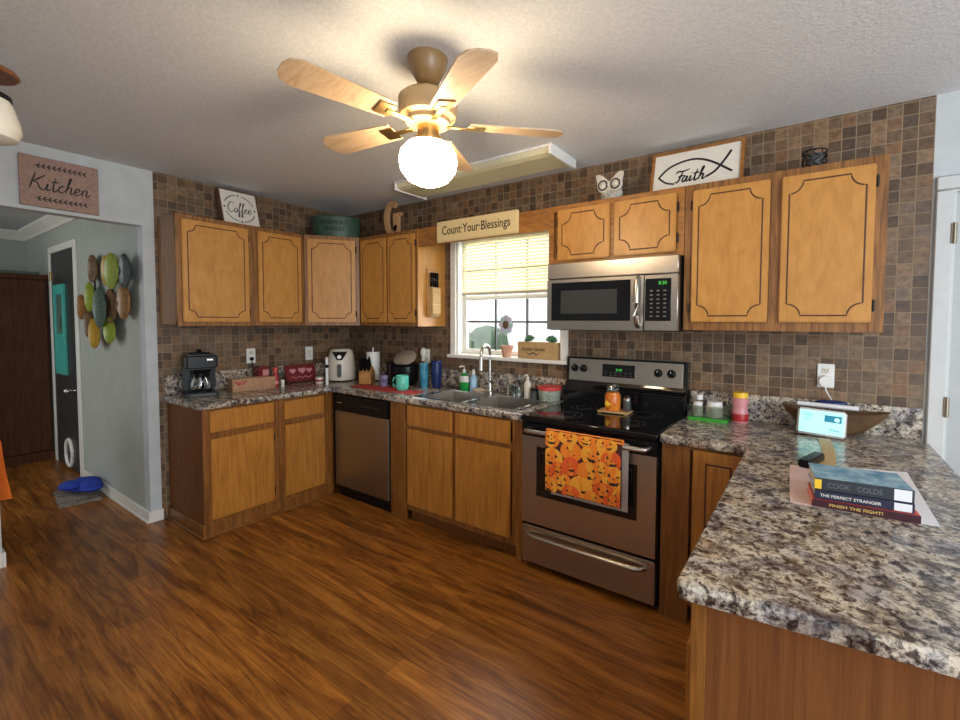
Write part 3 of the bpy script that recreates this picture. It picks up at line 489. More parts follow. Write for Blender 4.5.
part(T, 'body', MB().prism([(0.005, 0.004), (0.63, 0.056), (0.63, 1.18), (0.005, 1.18)], ZC), 'panel')
part(T, 'corner_stile', MB().box((-0.004, -0.004, 0.0), (0.026, 0.03, ZC)), 'oakfb')
part(T, 'face_frame', MB().box((-0.012, 0.03, 0.09), (0.006, 0.09, ZC), 0, 0.002).box((-0.012, 0.55, 0.09), (0.006, 0.62, ZC), 0, 0.002).box((-0.012, 0.09, 0.72), (0.006, 0.55, ZC)).box((-0.012, 0.09, 0.09), (0.006, 0.55, 0.14)), 'oakfb')
part(T, 'door', MB().box((-0.030, 0.07, 0.12), (-0.012, 0.57, 0.69), 0, 0.004, 2), 'oakbase')

# worktops
CT, CB = 0.914, 0.876
NP = [(0, CB), (0, CT), (0.012, CT), (0.0155, CT-0.0012), (0.018, CT-0.0045), (0.019, CT-0.009), (0.019, CB+0.005), (0.017, CB+0.001), (0.013, CB)]
def nose(mb, p, q):
    """rounded front edge run from p to q, outward to the right of the direction of travel"""
    p, q = Vector((*p, 0)), Vector((*q, 0)); d = (q-p); l = d.length; d.normalize(); o = Vector((d.y, -d.x, 0))
    mb.prism(NP, l, 0, Matrix(((o.x, 0, d.x, p.x), (o.y, 0, d.y, p.y), (0, 1, 0, 0), (0, 0, 0, 1))), smooth=True)
def corner(mb, x, y): mb.lathe([(0, CB), (0.013, CB), (0.017, CB+0.001), (0.019, CB+0.005), (0.019, CT-0.009), (0.018, CT-0.0045), (0.0155, CT-0.0014), (0.012, CT-0.0008), (0, CT-0.0008)], (x, y, 0), 24)
mb = MB(); F = -0.616; EY = -1.575; SX0, SX1, SY0, SY1 = 1.575, 2.405, -0.565, -0.155
mb.box((0.002, EY, CB), (0.616, -0.002, CT)); mb.box((0.616, F, CB), (SX0, -0.002, CT)); mb.box((SX1, F, CB), (2.515, -0.002, CT)); mb.box((SX0, F, CB), (SX1, SY0, CT)); mb.box((SX0, SY1, CB), (SX1, -0.002, CT))
nose(mb, (0.616, EY), (0.616, F-0.019)); nose(mb, (0.616, F), (2.515, F)); nose(mb, (0.002, EY), (0.616, EY)); corner(mb, 0.616, EY)
T = solo('countertop', mb, 'granite', 'L shaped speckled laminate countertop running along the left wall to the sink', 'countertop')
struct('trim_2', MB().box((0.001, -1.575, CT), (0.020, -0.001, 1.062), 0, 0.003).box((0.02, -0.020, CT), (1.38, -0.001, 1.062), 0, 0.003).box((1.38, -0.020, CT), (2.515, -0.001, 1.062), 0, 0.003), 'granite')
mb = MB(); PX0, PX1, PY, PYR = 3.729, 4.382, -1.850, -1.790
mb.box((3.332, F, CB), (PX0, -0.002, CT)); mb.prism([(PX0, PY), (PX1, PYR), (PX1, -0.002), (PX0, -0.002)], CT-CB, 0, Matrix.Translation((0, 0, CB)))
nose(mb, (3.332, F), (PX0, F)); nose(mb, (PX0, F), (PX0, PY)); nose(mb, (PX0, PY), (PX1, PYR)); nose(mb, (PX1, PYR), (PX1, -0.03)); corner(mb, PX0, PY); corner(mb, PX1, PYR)
T = solo('countertop', mb, 'granite', 'speckled laminate peninsula countertop in the right foreground', 'countertop')
struct('trim_3', MB().box((3.332, -0.020, CT), (4.385, -0.001, 1.062), 0, 0.003), 'granite')

# ------------------------------------------------------------------ sink, tap
T = thing('sink', 'double bowl stainless steel sink under the window', 'sink', (1.99, -0.36, CT))
mb = MB()
X0, X1, Y0, Y1 = -0.445, 0.445, -0.235, 0.235
for a, b in (((X0, Y0, 0.0005), (X1, Y0+0.035, 0.008)), ((X0, Y1-0.06, 0.0005), (X1, Y1, 0.008)), ((X0, Y0+0.035, 0.0005), (X0+0.035, Y1-0.06, 0.008)), ((X1-0.035, Y0+0.035, 0.0005), (X1, Y1-0.06, 0.008)), ((-0.02, Y0+0.035, 0.0005), (0.02, Y1-0.06, 0.008))): mb.box(a, b, 0, 0.0025, 2)
part(T, 'rim', mb, 'chrome')
for x0, x1 in ((-0.409, -0.021), (0.021, 0.409)):
    y0, y1, dp = -0.199, 0.174, -0.17; mb = MB()
    V = [(x0, y0, 0.004), (x1, y0, 0.004), (x1, y1, 0.004), (x0, y1, 0.004)]; i = 0.025
    V += [(x0+i, y0+i, dp), (x1-i, y0+i, dp), (x1-i, y1-i, dp), (x0+i, y1-i, dp)]
    mb.quads(V, [(0, 1, 5, 4), (1, 2, 6, 5), (2, 3, 7, 6), (3, 0, 4, 7), (4, 5, 6, 7)], smooth=False)
    o = part(T, 'bowl', mb, 'sinksteel')
    part(o, 'drain', MB().lathe([(0.001, 0.004), (0.03, 0.004), (0.043, 0.006), (0.045, 0.001)], ((x0+x1)/2, 0.0, dp)), 'chrome')
T = thing('faucet', 'tall brushed nickel pull-down kitchen faucet at the sink', 'faucet', (1.915, -0.148, CT+0.008))
part(T, 'base', MB().lathe([(0.03, 0), (0.03, 0.012), (0.022, 0.02), (0.019, 0.06), (0.017, 0.10)]), 'nickel')
P = [(0, 0, 0.08), (0, 0, 0.26)] + [(0.014*(1-math.cos(t)), -0.072*(1-math.cos(t)), 0.30+0.068*math.sin(t)) for t in [PI*i/12 for i in range(13)]] + [(0.028, -0.144, 0.27)]
part(T, 'spout', MB().tube(P, 0.0115, 12), 'nickel'); part(T, 'spray_head', MB().cyl((0.028, -0.144, 0.285), (0.029, -0.148, 0.19), 0.014, 0.019), 'nickel')
part(T, 'handle', MB().cyl((0.015, 0, 0.09), (0.07, -0.02, 0.095), 0.017).cyl((0.065, -0.02, 0.095), (0.095, -0.03, 0.16), 0.007, 0.005), 'nickel')

# ------------------------------------------------------------------ dishwasher
T = thing('dishwasher', 'stainless front dishwasher with black control strip beside the sink cabinet', 'dishwasher', (0.655, 0, 0))
part(T, 'body', MB().box((0, -0.58, 0.10), (0.672, -0.02, 0.868)), 'darkgrey')
part(T, 'door_panel', MB().box((0.008, -0.625, 0.105), (0.668, -0.58, 0.728), 0, 0.006, 2), 'steelv')
cp = part(T, 'control_panel', MB().box((0.008, -0.632, 0.734), (0.668, -0.58, 0.864), 0, 0.008, 2), 'black')
mb = MB()
for k in range(7): mb.box((0.36+k*0.033, -0.6332, 0.795), (0.376+k*0.033, -0.631, 0.802))
part(cp, 'button_row', mb, 'darkgrey'); part(cp, 'maker_mark', MB().box((0.05, -0.6332, 0.795), (0.11, -0.631, 0.803)), 'nickel')
part(T, 'toe_panel', MB().box((0.015, -0.575, 0.0), (0.66, -0.55, 0.10)), 'black')

# ------------------------------------------------------------------ stove
T = thing('stove', 'freestanding stainless electric range with black glass cooktop', 'stove', (2.523, 0, 0)); L = 0.803
part(T, 'body', MB().box((0.002, -0.600, 0.02), (L-0.002, -0.025, 0.885)), 'black')
ck = part(T, 'cooktop', MB().box((0, -0.655, 0.882), (L, -0.095, 0.918), 0, 0.010, 3), 'blackgloss')
mb = MB()
for x, y, r in ((0.21, -0.49, 0.10), (0.60, -0.49, 0.085), (0.21, -0.23, 0.08), (0.60, -0.23, 0.10)):
    for rr in (r, r*0.62): mb.tube([(x+rr*math.cos(a), y+rr*math.sin(a), 0.9182) for a in [2*PI*i/40 for i in range(40)]], 0.0016, 4, 0, True, flat=(0, 0, 1))
part(ck, 'burner_ring', mb, 'darkgrey', 'grey printed burner circles')
mb = MB(); mb.prism([(-0.115, 0.90), (-0.025, 0.90), (-0.025, 1.228), (-0.060, 1.228), (-0.075, 1.065), (-0.115, 1.02)], L, 0, Matrix(((0, 0, 1, 0), (1, 0, 0, 0), (0, 1, 0, 0), (0, 0, 0, 1))), bev=0.008)
bk = part(T, 'back_guard', mb, 'blackgloss')
tilt = math.atan2(0.015, 0.163)
FP = Matrix.Translation((L/2, -0.0745, 1.068)) @ Matrix.Rotation(-tilt, 4, 'X')     # front of the slanted panel
def fp(m): return FP @ m
part(T, 'control_panel', MB().box((-L/2+0.022, -0.006, 0.0), (L/2-0.022, 0.004, 0.148), 0, 0.004, 2, FP), 'steel')
ds = part(T, 'display', MB().box((-0.135, -0.0085, 0.040), (0.085, -0.004, 0.122), 0, 0.002, 1, FP), 'blackgloss')
part(ds, 'clock_digits', text_mb('8:30', 0.04, 0.015, FP @ Matrix.Translation((-0.02, -0.0088, 0.088)) @ FRONT), 'green_led')
mb = MB()
for r_ in range(2):
    for k in range(6): mb.box((-0.118+k*0.033, -0.0092, 0.050+r_*0.017), (-0.100+k*0.033, -0.008, 0.055+r_*0.017), 0, 0, 1, FP)
part(ds, 'key_labels', mb, 'darkgrey')
for x in (-0.335, -0.270, 0.232, 0.312):
    c = FP @ Vector((x, -0.006, 0.085)); n = (FP.to_3x3() @ Vector((0, -1, 0)))
    k = part(T, 'knob', MB().cyl(c, c+n*0.006, 0.026, n=24).cyl(c+n*0.006, c+n*0.026, 0.021, 0.018, n=24), 'black')
    part(k, 'pointer', MB().cyl(c+n*0.0262+Vector((0, 0, 0.004)), c+n*0.027+Vector((0, 0, 0.014)), 0.002, n=6), 'nickel')
mb = MB()   # oven door with window opening
y0, y1 = -0.645, -0.602; wx0, wx1, wz0, wz1 = 0.105, 0.700, 0.455, 0.745
for a, b in (((0.008, y0, 0.285), (wx0, y1, 0.80)), ((wx1, y0, 0.285), (L-0.008, y1, 0.80)), ((wx0, y0, 0.285), (wx1, y1, wz0)), ((wx0, y0, wz1), (wx1, y1, 0.80))): mb.box(a, b)
od = part(T, 'oven_door', mb, 'steel')
part(od, 'top_band', MB().box((0.004, -0.647, 0.80), (L-0.004, -0.602, 0.876), 0, 0.006, 2), 'black', 'black top band')
part(od, 'oven_window', MB().box((wx0, y0+0.004, wz0), (wx1, y1, wz1)).tube([(wx0+0.03, y0+0.002, wz0+0.03), (wx1-0.03, y0+0.002, wz0+0.03), (wx1-0.03, y0+0.002, wz1-0.03), (wx0+0.03, y0+0.002, wz1-0.03)], 0.002, 4, 1, True), ['ovenglass', 'darkgrey'])
part(od, 'handle', MB().tube([(0.045, -0.645, 0.838), (0.055, -0.685, 0.838), (0.085, -0.697, 0.840), (L/2, -0.702, 0.843), (L-0.085, -0.697, 0.840), (L-0.055, -0.685, 0.838), (L-0.045, -0.645, 0.838)], 0.0135, 12), 'steel')
dr = part(T, 'drawer', MB().box((0.008, -0.645, 0.045), (L-0.008, -0.602, 0.268), 0, 0.006, 2), 'steel')
part(dr, 'drawer_handle', MB().tube([(0.055, -0.645, 0.222), (0.075, -0.668, 0.222), (0.13, -0.678, 0.222), (L/2, -0.684, 0.222), (L-0.13, -0.678, 0.222), (L-0.075, -0.668, 0.222), (L-0.055, -0.645, 0.222)], 0.0125, 12), 'steel')
for x in (0.05, L-0.05):
    for y in (-0.56, -0.10): part(T, 'foot', MB().cyl((x, y, 0), (x, y, 0.022), 0.018, n=12), 'black')
# towel over the oven handle
T = thing('dish_towel', 'orange dish towel printed with grinning pumpkins, hung over the oven handle', 'towel', (2.95, -0.705, 0.86))
def sheet(mb, x0, x1, z0, z1, yf, mi=0, nx=20, nz=14, th=0.003):
    V = []; Fc = []
    for s in (0, 1):
        for i in range(nx+1):
            for j in range(nz+1):
                x = x0+(x1-x0)*i/nx; z = z0+(z1-z0)*j/nz; V.append((x, yf(x, z)+s*th, z))
    o = (nx+1)*(nz+1); id_ = lambda i, j, s: s*o+i*(nz+1)+j
    for i in range(nx):
        for j in range(nz):
            Fc.append((id_(i, j, 0), id_(i+1, j, 0), id_(i+1, j+1, 0), id_(i, j+1, 0))); Fc.append((id_(i, j, 1), id_(i, j+1, 1), id_(i+1, j+1, 1), id_(i+1, j, 1)))
    for i in range(nx):
        Fc.append((id_(i, 0, 0), id_(i, 0, 1), id_(i+1, 0, 1), id_(i+1, 0, 0))); Fc.append((id_(i, nz, 0), id_(i+1, nz, 0), id_(i+1, nz, 1), id_(i, nz, 1)))
    for j in range(nz):
        Fc.append((id_(0, j, 0), id_(0, j+1, 0), id_(0, j+1, 1), id_(0, j, 1))); Fc.append((id_(nx, j, 0), id_(nx, j, 1), id_(nx, j+1, 1), id_(nx, j+1, 0)))
    mb.quads(V, Fc, mi)
TW = 0.218
yf = lambda x, z: -0.0185-0.004*math.sin(x*22+z*6)*min(1, max(0, -z)/0.12)+(0.30*z if z > 0 else 0)
mb = MB(); sheet(mb, -TW, TW, -0.325, 0.014, yf)
mb.tube([(-TW, 0, 0), (TW, 0, 0)], 0.0175, 16, 1)
rnd = random.Random(11)
def disc(mb, cx, cz, rx, rz, lift, mi, n=20, pts=None):
    P = pts or [(cx+rx*math.cos(2*PI*i/n), cz+rz*math.sin(2*PI*i/n)) for i in range(n)]
    P = [(min(TW-0.003, max(-TW+0.003, x)), min(0.012, max(-0.322, z))) for x, z in P]
    Q = []
    for p in P:
        if not Q or abs(p[0]-Q[-1][0])+abs(p[1]-Q[-1][1]) > 1e-4: Q.append(p)
    if len(Q) > 2 and abs(Q[0][0]-Q[-1][0])+abs(Q[0][1]-Q[-1][1]) < 1e-4: Q.pop()
    if len(Q) < 3: return
    ccx = sum(p[0] for p in Q)/len(Q); ccz = sum(p[1] for p in Q)/len(Q)
    mb.quads([(ccx, yf(ccx, ccz)-lift, ccz)]+[(x, yf(x, z)-lift, z) for x, z in Q], [(0, 1+(i+1) % len(Q), 1+i) for i in range(len(Q))], mi)
pk = [(-0.18, -0.045, 0.045, 0.042, 2), (-0.06, -0.095, 0.056, 0.048, 1), (0.068, -0.095, 0.062, 0.056, 3), (0.165, -0.105, 0.048, 0.045, 4), (-0.172, -0.15, 0.056, 0.052, 3), (-0.062, -0.175, 0.045, 0.046, 4), (0.045, -0.19, 0.066, 0.052, 2),
      (0.178, -0.195, 0.054, 0.054, 3), (-0.115, -0.265, 0.05, 0.045, 2), (0.0, -0.275, 0.060, 0.052, 3), (0.125, -0.275, 0.056, 0.046, 4), (-0.08, -0.022, 0.052, 0.034, 3), (0.03, -0.025, 0.045, 0.03, 2), (0.14, -0.03, 0.05, 0.034, 3), (-0.205, -0.235, 0.034, 0.04, 4), (0.205, -0.285, 0.03, 0.04, 3), (-0.19, -0.305, 0.045, 0.045, 3), (-0.06, -0.318, 0.045, 0.036, 4), (0.065, -0.322, 0.045, 0.036, 2), (0.175, -0.315, 0.045, 0.036, 4), (-0.135, -0.20, 0.036, 0.034, 4), (0.115, -0.155, 0.036, 0.034, 2)]
for i, (x, z, rx, rz, mi) in enumerate(pk):
    rx *= 1.14; rz *= 1.14; z += 0.012
    l = 0.0012+0.00015*i
    disc(mb, x, z, rx, rz, l, mi); disc(mb, x, z, rx*0.42, rz*0.97, l+0.00004, [2, 3, 2, 2, 2][mi] if mi != 2 else 3)
    l += 0.00008
    for sgn in (-1, 1): disc(mb, 0, 0, 0, 0, l, 5, pts=[(x+sgn*rx*0.36-rx*0.15, z+rz*0.14), (x+sgn*rx*0.36+rx*0.15, z+rz*0.14), (x+sgn*rx*0.36, z+rz*0.48)])
    disc(mb, 0, 0, 0, 0, l, 5, pts=[(x-rx*0.09, z-rz*0.08), (x+rx*0.09, z-rz*0.08), (x, z+rz*0.12)])
    disc(mb, 0, 0, 0, 0, l, 5, pts=[(x-rx*0.58, z-rz*0.18), (x-rx*0.25, z-rz*0.34), (x, z-rz*0.30), (x+rx*0.25, z-rz*0.34), (x+rx*0.58, z-rz*0.18), (x+rx*0.34, z-rz*0.56), (x+rx*0.1, z-rz*0.52), (x, z-rz*0.64), (x-rx*0.12, z-rz*0.54), (x-rx*0.34, z-rz*0.56)])
part(T, 'front_panel', mb, ['maroon', 'pumpkin', 'pumpkin', 'pumpkin2', 'pumpkin3', 'ink'])
mb = MB(); sheet(mb, -TW+0.02, TW+0.022, -0.352, -0.004, lambda x, z: 0.016-0.002*math.sin(x*20)); part(T, 'back_panel', mb, 'towelback', 'plain pinkish towel reverse')

# ------------------------------------------------------------------ microwave
T = thing('microwave', 'stainless over-the-range microwave with black window', 'microwave', (2.553, 0, 1.412)); L = 0.792; h = 0.414
part(T, 'body', MB().box((0.004, -0.365, 0.004), (L, -0.006, h)), 'black')
part(T, 'vent_strip', MB().box((0, -0.40, 0.318), (L, -0.365, h), 0, 0.004), 'steel')
mb = MB()
for a, b in (((0, -0.402, 0.008), (0.03, -0.367, 0.313)), ((0.535, -0.402, 0.008), (0.608, -0.367, 0.313)), ((0.03, -0.402, 0.008), (0.535, -0.367, 0.062)), ((0.03, -0.402, 0.294), (0.535, -0.367, 0.313))): mb.box(a, b)
dm = part(T, 'door', mb, 'steel')
part(dm, 'window', MB().box((0.03, -0.3995, 0.062), (0.535, -0.367, 0.294), 0).box((0.095, -0.4003, 0.105), (0.455, -0.399, 0.245), 1), ['blackgloss', 'mwglass'])
part(dm, 'handle', MB().tube([(0.580, -0.402, 0.035), (0.580, -0.428, 0.05), (0.580, -0.436, 0.09), (0.580, -0.440, 0.16), (0.580, -0.436, 0.24), (0.580, -0.428, 0.285), (0.580, -0.402, 0.30)], 0.0155, 12), 'steel')
part(T, 'control_panel', MB().box((0.612, -0.402, 0.008), (L, -0.367, 0.313), 0, 0.003), 'steel')
kp = part(T, 'keypad', MB().box((0.618, -0.4042, 0.062), (0.757, -0.40, 0.292), 0, 0.002), 'blackgloss')
part(kp, 'clock_digits', text_mb('8:30', 0.042, 0.018, Matrix.Translation((0.712, -0.4044, 0.268)) @ FRONT), 'green_led')
for r_ in range(7):
    for k in range(3): part(kp, 'key', MB().box((0.645+k*0.036, -0.405, 0.085+r_*0.023), (0.660+k*0.036, -0.4038, 0.091+r_*0.023)), 'nickel')

# ------------------------------------------------------------------ blind
T = thing('window_blind', 'half raised cream slatted blind in the kitchen window', 'blind', (1.955, 0.035, 1.69))
mb = MB()
for k in range(17): mb.box((-0.472, -0.0145, -0.0008), (0.472, 0.0145, 0.0008), 0, 0, 1, Matrix.Translation((0, 0, 0.027+k*0.0252)) @ Matrix.Rotation(math.radians(50), 4, 'X'))
part(T, 'slats', mb, 'blind'); part(T, 'bottom_rail', MB().box((-0.472, -0.014, -0.006), (0.472, 0.014, 0.016), 0, 0.004), 'cream'); part(T, 'head_rail', MB().box((-0.472, -0.02, 0.437), (0.472, 0.02, 0.457), 0, 0.003), 'cream')
part(T, 'lift_cord', MB().cyl((-0.44, -0.022, 0.05), (-0.44, -0.022, 0.44), 0.002, n=6), 'cream')

# ------------------------------------------------------------------ ceiling fan, fluorescent fixture
def fan_blades(T, R, n, a0, z, r0, mat, arm):
    for k in range(n):
        a = a0+2*PI*k/n; Mr = Matrix.Rotation(a, 4, 'Z') @ Matrix.Translation((0, 0, z)) @ Matrix.Rotation(math.radians(11), 4, 'X')
        P = [(r0, -0.05), (R-0.05, -0.068), (R-0.012, -0.05), (R, -0.02), (R, 0.02), (R-0.012, 0.05), (R-0.05, 0.068), (r0, 0.05)]
        bl = part(T, 'blade', MB().prism(P, 0.006, 0, Mr), mat)
        part(bl, 'blade_arm', MB().box((0.075, -0.012, -0.010), (r0+0.02, 0.012, -0.003), 0, 0.002, 1, Mr).box((r0-0.01, -0.035, -0.006), (r0+0.06, 0.035, -0.001), 0, 0.002, 1, Mr), arm)
T = thing('ceiling_fan', 'cream ceiling fan with a lit round globe, centre of the kitchen ceiling', 'ceiling fan', (2.624, -1.508, H))
part(T, 'canopy', MB().lathe([(0.0, 0), (0.078, 0), (0.078, -0.012), (0.070, -0.045), (0.045, -0.095), (0.030, -0.105), (0, -0.105)]), 'canopy')  # canopy colour is a darker gold-brown than the motor housing
part(T, 'downrod', MB().cyl((0, 0, -0.10), (0, 0, -0.15), 0.016), 'fanbody')
part(T, 'motor_housing', MB().lathe([(0, -0.14), (0.055, -0.142), (0.100, -0.150), (0.117, -0.165), (0.117, -0.215), (0.110, -0.235), (0.088, -0.245), (0.088, -0.262), (0.05, -0.272), (0, -0.272)], n=36), 'fanbody')
part(T, 'switch_housing', MB().cyl((0, 0, -0.268), (0, 0, -0.325), 0.043, n=24), 'brass')
part(T, 'fitter_ring', MB().lathe([(0.043, -0.322), (0.062, -0.322), (0.062, -0.338), (0.043, -0.338)]), 'brass')
part(T, 'globe', MB().lathe([(0.050, -0.332), (0.085, -0.345), (0.110, -0.375), (0.117, -0.410), (0.108, -0.450), (0.080, -0.485), (0.045, -0.502), (0, -0.507)], n=32), 'globe', 'lit white globe')
fan_blades(T, 0.56, 5, 0.5913+math.radians(10), -0.262, 0.17, 'blade', 'brass')
T = thing('hanging_lamp', 'hanging lamp with brown cap over a frosted glass shade, top left corner', 'ceiling light', (1.462, -2.560, H))
part(T, 'canopy', MB().lathe([(0, 0), (0.035, 0), (0.032, -0.012), (0.012, -0.02), (0, -0.02)]), 'brass'); part(T, 'rod', MB().cyl((0, 0, -0.03), (0, 0, -0.15), 0.009, n=12), 'brass')
part(T, 'cap', MB().lathe([(0, -0.135), (0.05, -0.140), (0.098, -0.165), (0.104, -0.176), (0.098, -0.182), (0.03, -0.180), (0.022, -0.20), (0.022, -0.245), (0.05, -0.252), (0, -0.252)], n=36), 'blade2', 'brown wooden cap')
part(T, 'shade_holder', MB().lathe([(0.03, -0.246), (0.080, -0.252), (0.082, -0.268), (0.078, -0.270), (0.03, -0.258)]), 'iron', 'dark metal ring')
part(T, 'lamp_shade', MB().lathe([(0.075, -0.262), (0.086, -0.29), (0.100, -0.34), (0.104, -0.375), (0.092, -0.405), (0.06, -0.418), (0, -0.420)], n=32), 'opal', 'frosted white glass')
T = thing('fluorescent_light', 'long unlit fluorescent ceiling fixture with yellowed cover near the window wall', 'ceiling light', (1.95, -0.335, H))
part(T, 'housing', MB().box((-0.68, -0.165, -0.014), (0.68, 0.165, 0), 0, 0.003), 'white')
part(T, 'diffuser', MB().prism([(-0.155, 0), (0.155, 0), (0.145, -0.030), (0.11, -0.042), (-0.11, -0.042), (-0.145, -0.030)], 1.33, 0, Matrix.Translation((-0.665, 0, -0.014)) @ Matrix(((0, 0, 1, 0), (1, 0, 0, 0), (0, 1, 0, 0), (0, 0, 0, 1)))), 'diffuser')
for s in (-1, 1): part(T, 'end_cap', MB().box((s*0.665-0.008, -0.168, -0.062), (s*0.665+0.014*s, 0.168, -0.0), 0, 0.003), 'white')

# ------------------------------------------------------------------ signs and things above the cabinets
def wall_plate(name, label, Mx, kind):
    T = thing(name, label, 'outlet' if kind != 'switch' else 'switch'); T.matrix_world = Mx
    part(T, 'cover_plate', MB().box((-0.038, -0.006, -0.062), (0.038, 0, 0.062), 0, 0.003, 2), 'white')
    if kind == 'switch': part(T, 'toggle', MB().box((-0.017, -0.010, -0.034), (0.017, -0.005, 0.034), 0, 0.002), 'cream')
    else:
        for z in (-0.026, 0.026):
            r = part(T, 'receptacle', MB().box((-0.017, -0.0085, z-0.015), (0.017, -0.005, z+0.015), 0, 0.004, 2), 'cream')
            part(r, 'slots', MB().box((-0.008, -0.009, z-0.002), (-0.005, -0.008, z+0.008)).box((0.005, -0.009, z-0.002), (0.008, -0.008, z+0.008)).cyl((0, -0.0084, z-0.008), (0, -0.009, z-0.008), 0.003, n=8), 'black')
    return T
LW = lambda y, z, x=0.0005: Matrix.Translation((x, y, z)) @ Matrix.Rotation(PI/2, 4, 'Z')
BW = lambda x, z, y=-0.0005: Matrix.Translation((x, y, z))
wall_plate('wall_outlet', 'white wall outlet holding a black plug, left wall above the crate', LW(-0.966, 1.168), 'outlet')
wall_plate('light_switch', 'white switch plate on the left wall near the corner', LW(-0.443, 1.160), 'switch')
wall_plate('wall_outlet', 'white wall outlet behind the plug-in air freshener', BW(1.105, 1.158), 'outlet')
wall_plate('wall_outlet', 'white wall outlet above the wooden dough bowl, right of the stove', BW(4.002, 1.192), 'outlet')
solo('power_plug', MB().box((-0.013, -0.032, -0.014), (0.013, -0.0098, 0.014), 0, 0.004, 2).tube([(0, -0.024, -0.012), (0.0, -0.03, -0.05), (0.01, -0.03, -0.10)], 0.003, 6), 'black', 'black plug in the left wall outlet', 'plug', (0, -0.966, 1.144), PI/2)
T = thing('air_freshener', 'white plug-in air freshener on the outlet left of the window', 'air freshener', (1.092, -0.0105, 1.19))
part(T, 'body', MB().sphere((0, -0.024, 0), 0.036, 0, 16, (0.85, 0.62, 1.25)), 'white'); part(T, 'refill', MB().lathe([(0, -0.075), (0.018, -0.074), (0.018, -0.045), (0.010, -0.034)], (0, -0.026, 0)), 'cream')
T = thing('wall_charger', 'round white charger plugged into the outlet above the dough bowl', 'charger', (4.002, -0.0105, 1.165))
part(T, 'body', MB().cyl((0, 0, 0), (0, -0.028, 0), 0.030, 0.027, 24), 'white')
part(T, 'cable', MB().tube([(0, -0.02, -0.028), (0.004, -0.025, -0.05), (0.025, -0.045, -0.085), (0.034, -0.07, -0.105)], 0.0035, 8), 'white')

T = thing('kitchen_sign', 'pinkish wooden sign reading Kitchen above the hall opening', 'sign', (0.003, -2.082, 2.302), PI/2)
part(T, 'board', MB().box((-0.176, -0.022, -0.150), (0.176, 0, 0.150), 0, 0.002), 'pinkwood')
part(T, 'lettering', script_mb('Kitchen', 0.272, 0.095, Matrix.Translation((0, -0.0226, -0.003)) @ FRONT, 0.0034), 'ink')
def sprig(z, dz):
    mb = MB(); P = [(-0.115+0.23*i/20, z+dz*math.cos((i/20-0.5)*2.2)) for i in range(21)]
    mb.tube([(x, -0.0226, q) for x, q in P], 0.002, 6, 0, flat=(0, 1, 0))
    for i in range(1, 20, 2):
        for s in (-1, 1):
            x, q = P[i]; a = s*0.75
            mb.sphere((x+0.008, -0.0228, q+s*0.008), 0.010, 0, 8, (1.0, 0.06, 0.36), Matrix.Rotation(-a, 4, 'Y'))
    return mb
part(T, 'upper_sprig', sprig(0.092, 0.004), 'ink', 'black leafy sprig'); part(T, 'lower_sprig', sprig(-0.098, -0.004), 'ink', 'black leafy sprig')

def leaning(name, label, cat, loc, rz, tilt):
    T = thing(name, label, cat); T.matrix_world = Matrix.Translation(loc) @ Matrix.Rotation(rz, 4, 'Z') @ Matrix.Rotation(-tilt, 4, 'X'); return T
T = leaning('coffee_sign', 'square white sign with Coffee in a ring, leaning above the left cabinets', 'sign', (0.16, -1.085, ZT+0.007), PI/2, 0.30)
part(T, 'panel', MB().box((-0.135, -0.012, 0.004), (0.135, 0, 0.296), 0), 'signwhite')
part(T, 'frame', MB().box((-0.142, -0.02, 0), (-0.134, 0.03, 0.30)).box((0.134, -0.02, 0), (0.142, 0.03, 0.30)).box((-0.134, -0.02, 0.293), (0.134, 0.03, 0.30)).box((-0.134, -0.02, 0), (0.134, 0.03, 0.006)), 'brown')
part(T, 'lettering', script_mb('Coffee', 0.175, 0.085, Matrix.Translation((0, -0.0126, 0.152)) @ FRONT, 0.0034), 'darkgrey')
mb = MB()
for a0, a1 in ((20, 80), (100, 160), (200, 262), (278, 340)):
    mb.tube([(0.112*math.cos(math.radians(a)), -0.0126, 0.15+0.112*math.sin(math.radians(a))) for a in range(a0, a1, 4)], 0.0035, 6, 0, flat=(0, 1, 0))
for a in (90, 270, 0, 180): mb.sphere((0.112*math.cos(math.radians(a)), -0.0126, 0.15+0.112*math.sin(math.radians(a))), 0.008, 0, 8, (1, 0.1, 1))
part(T, 'ring_border', mb, 'darkgrey')
T = thing('metal_bucket', 'green oval metal bucket on top of the corner cabinet', 'bucket', (0.355, -0.375, ZT), PI/4+0.06)
part(T, 'body', MB().lathe([(0, 0.002), (0.190, 0.002), (0.195, 0.01), (0.203, 0.175), (0.209, 0.181), (0.203, 0.187), (0.197, 0.18), (0.190, 0.012)], n=36, sx=1, sy=0.68), 'bucket')
for s, zz, ww in (("FARMER'S", 0.125, 0.21), ('MARKET', 0.070, 0.17)):
    mb = text_mb(s, ww, 0.036, FRONT)
    for v in mb.bm.verts: v.co = Vector((v.co.x, -0.68*math.sqrt(max(0, 0.206**2-v.co.x**2))-0.002+(v.co.y), v.co.z+zz))
    part(T, 'lettering', mb, 'ink', 'dark printed words')
part(T, 'handle', MB().tube([(-0.203, 0, 0.14), (-0.218, 0, 0.13), (-0.220, 0, 0.09), (-0.201, 0, 0.08)], 0.004, 6).tube([(0.203, 0, 0.14), (0.218, 0, 0.13), (0.220, 0, 0.09), (0.201, 0, 0.08)], 0.004, 6), 'iron')
mb = MB(); R = 0.104
A = [(R*1.18*math.cos(math.radians(a))*0.80, R*1.4*math.sin(math.radians(a))) for a in range(48, 335, 10)]; B = [(0.60*R*math.cos(math.radians(a))*0.72, 0.80*R*1.25*math.sin(math.radians(a))) for a in range(48, 335, 10)]
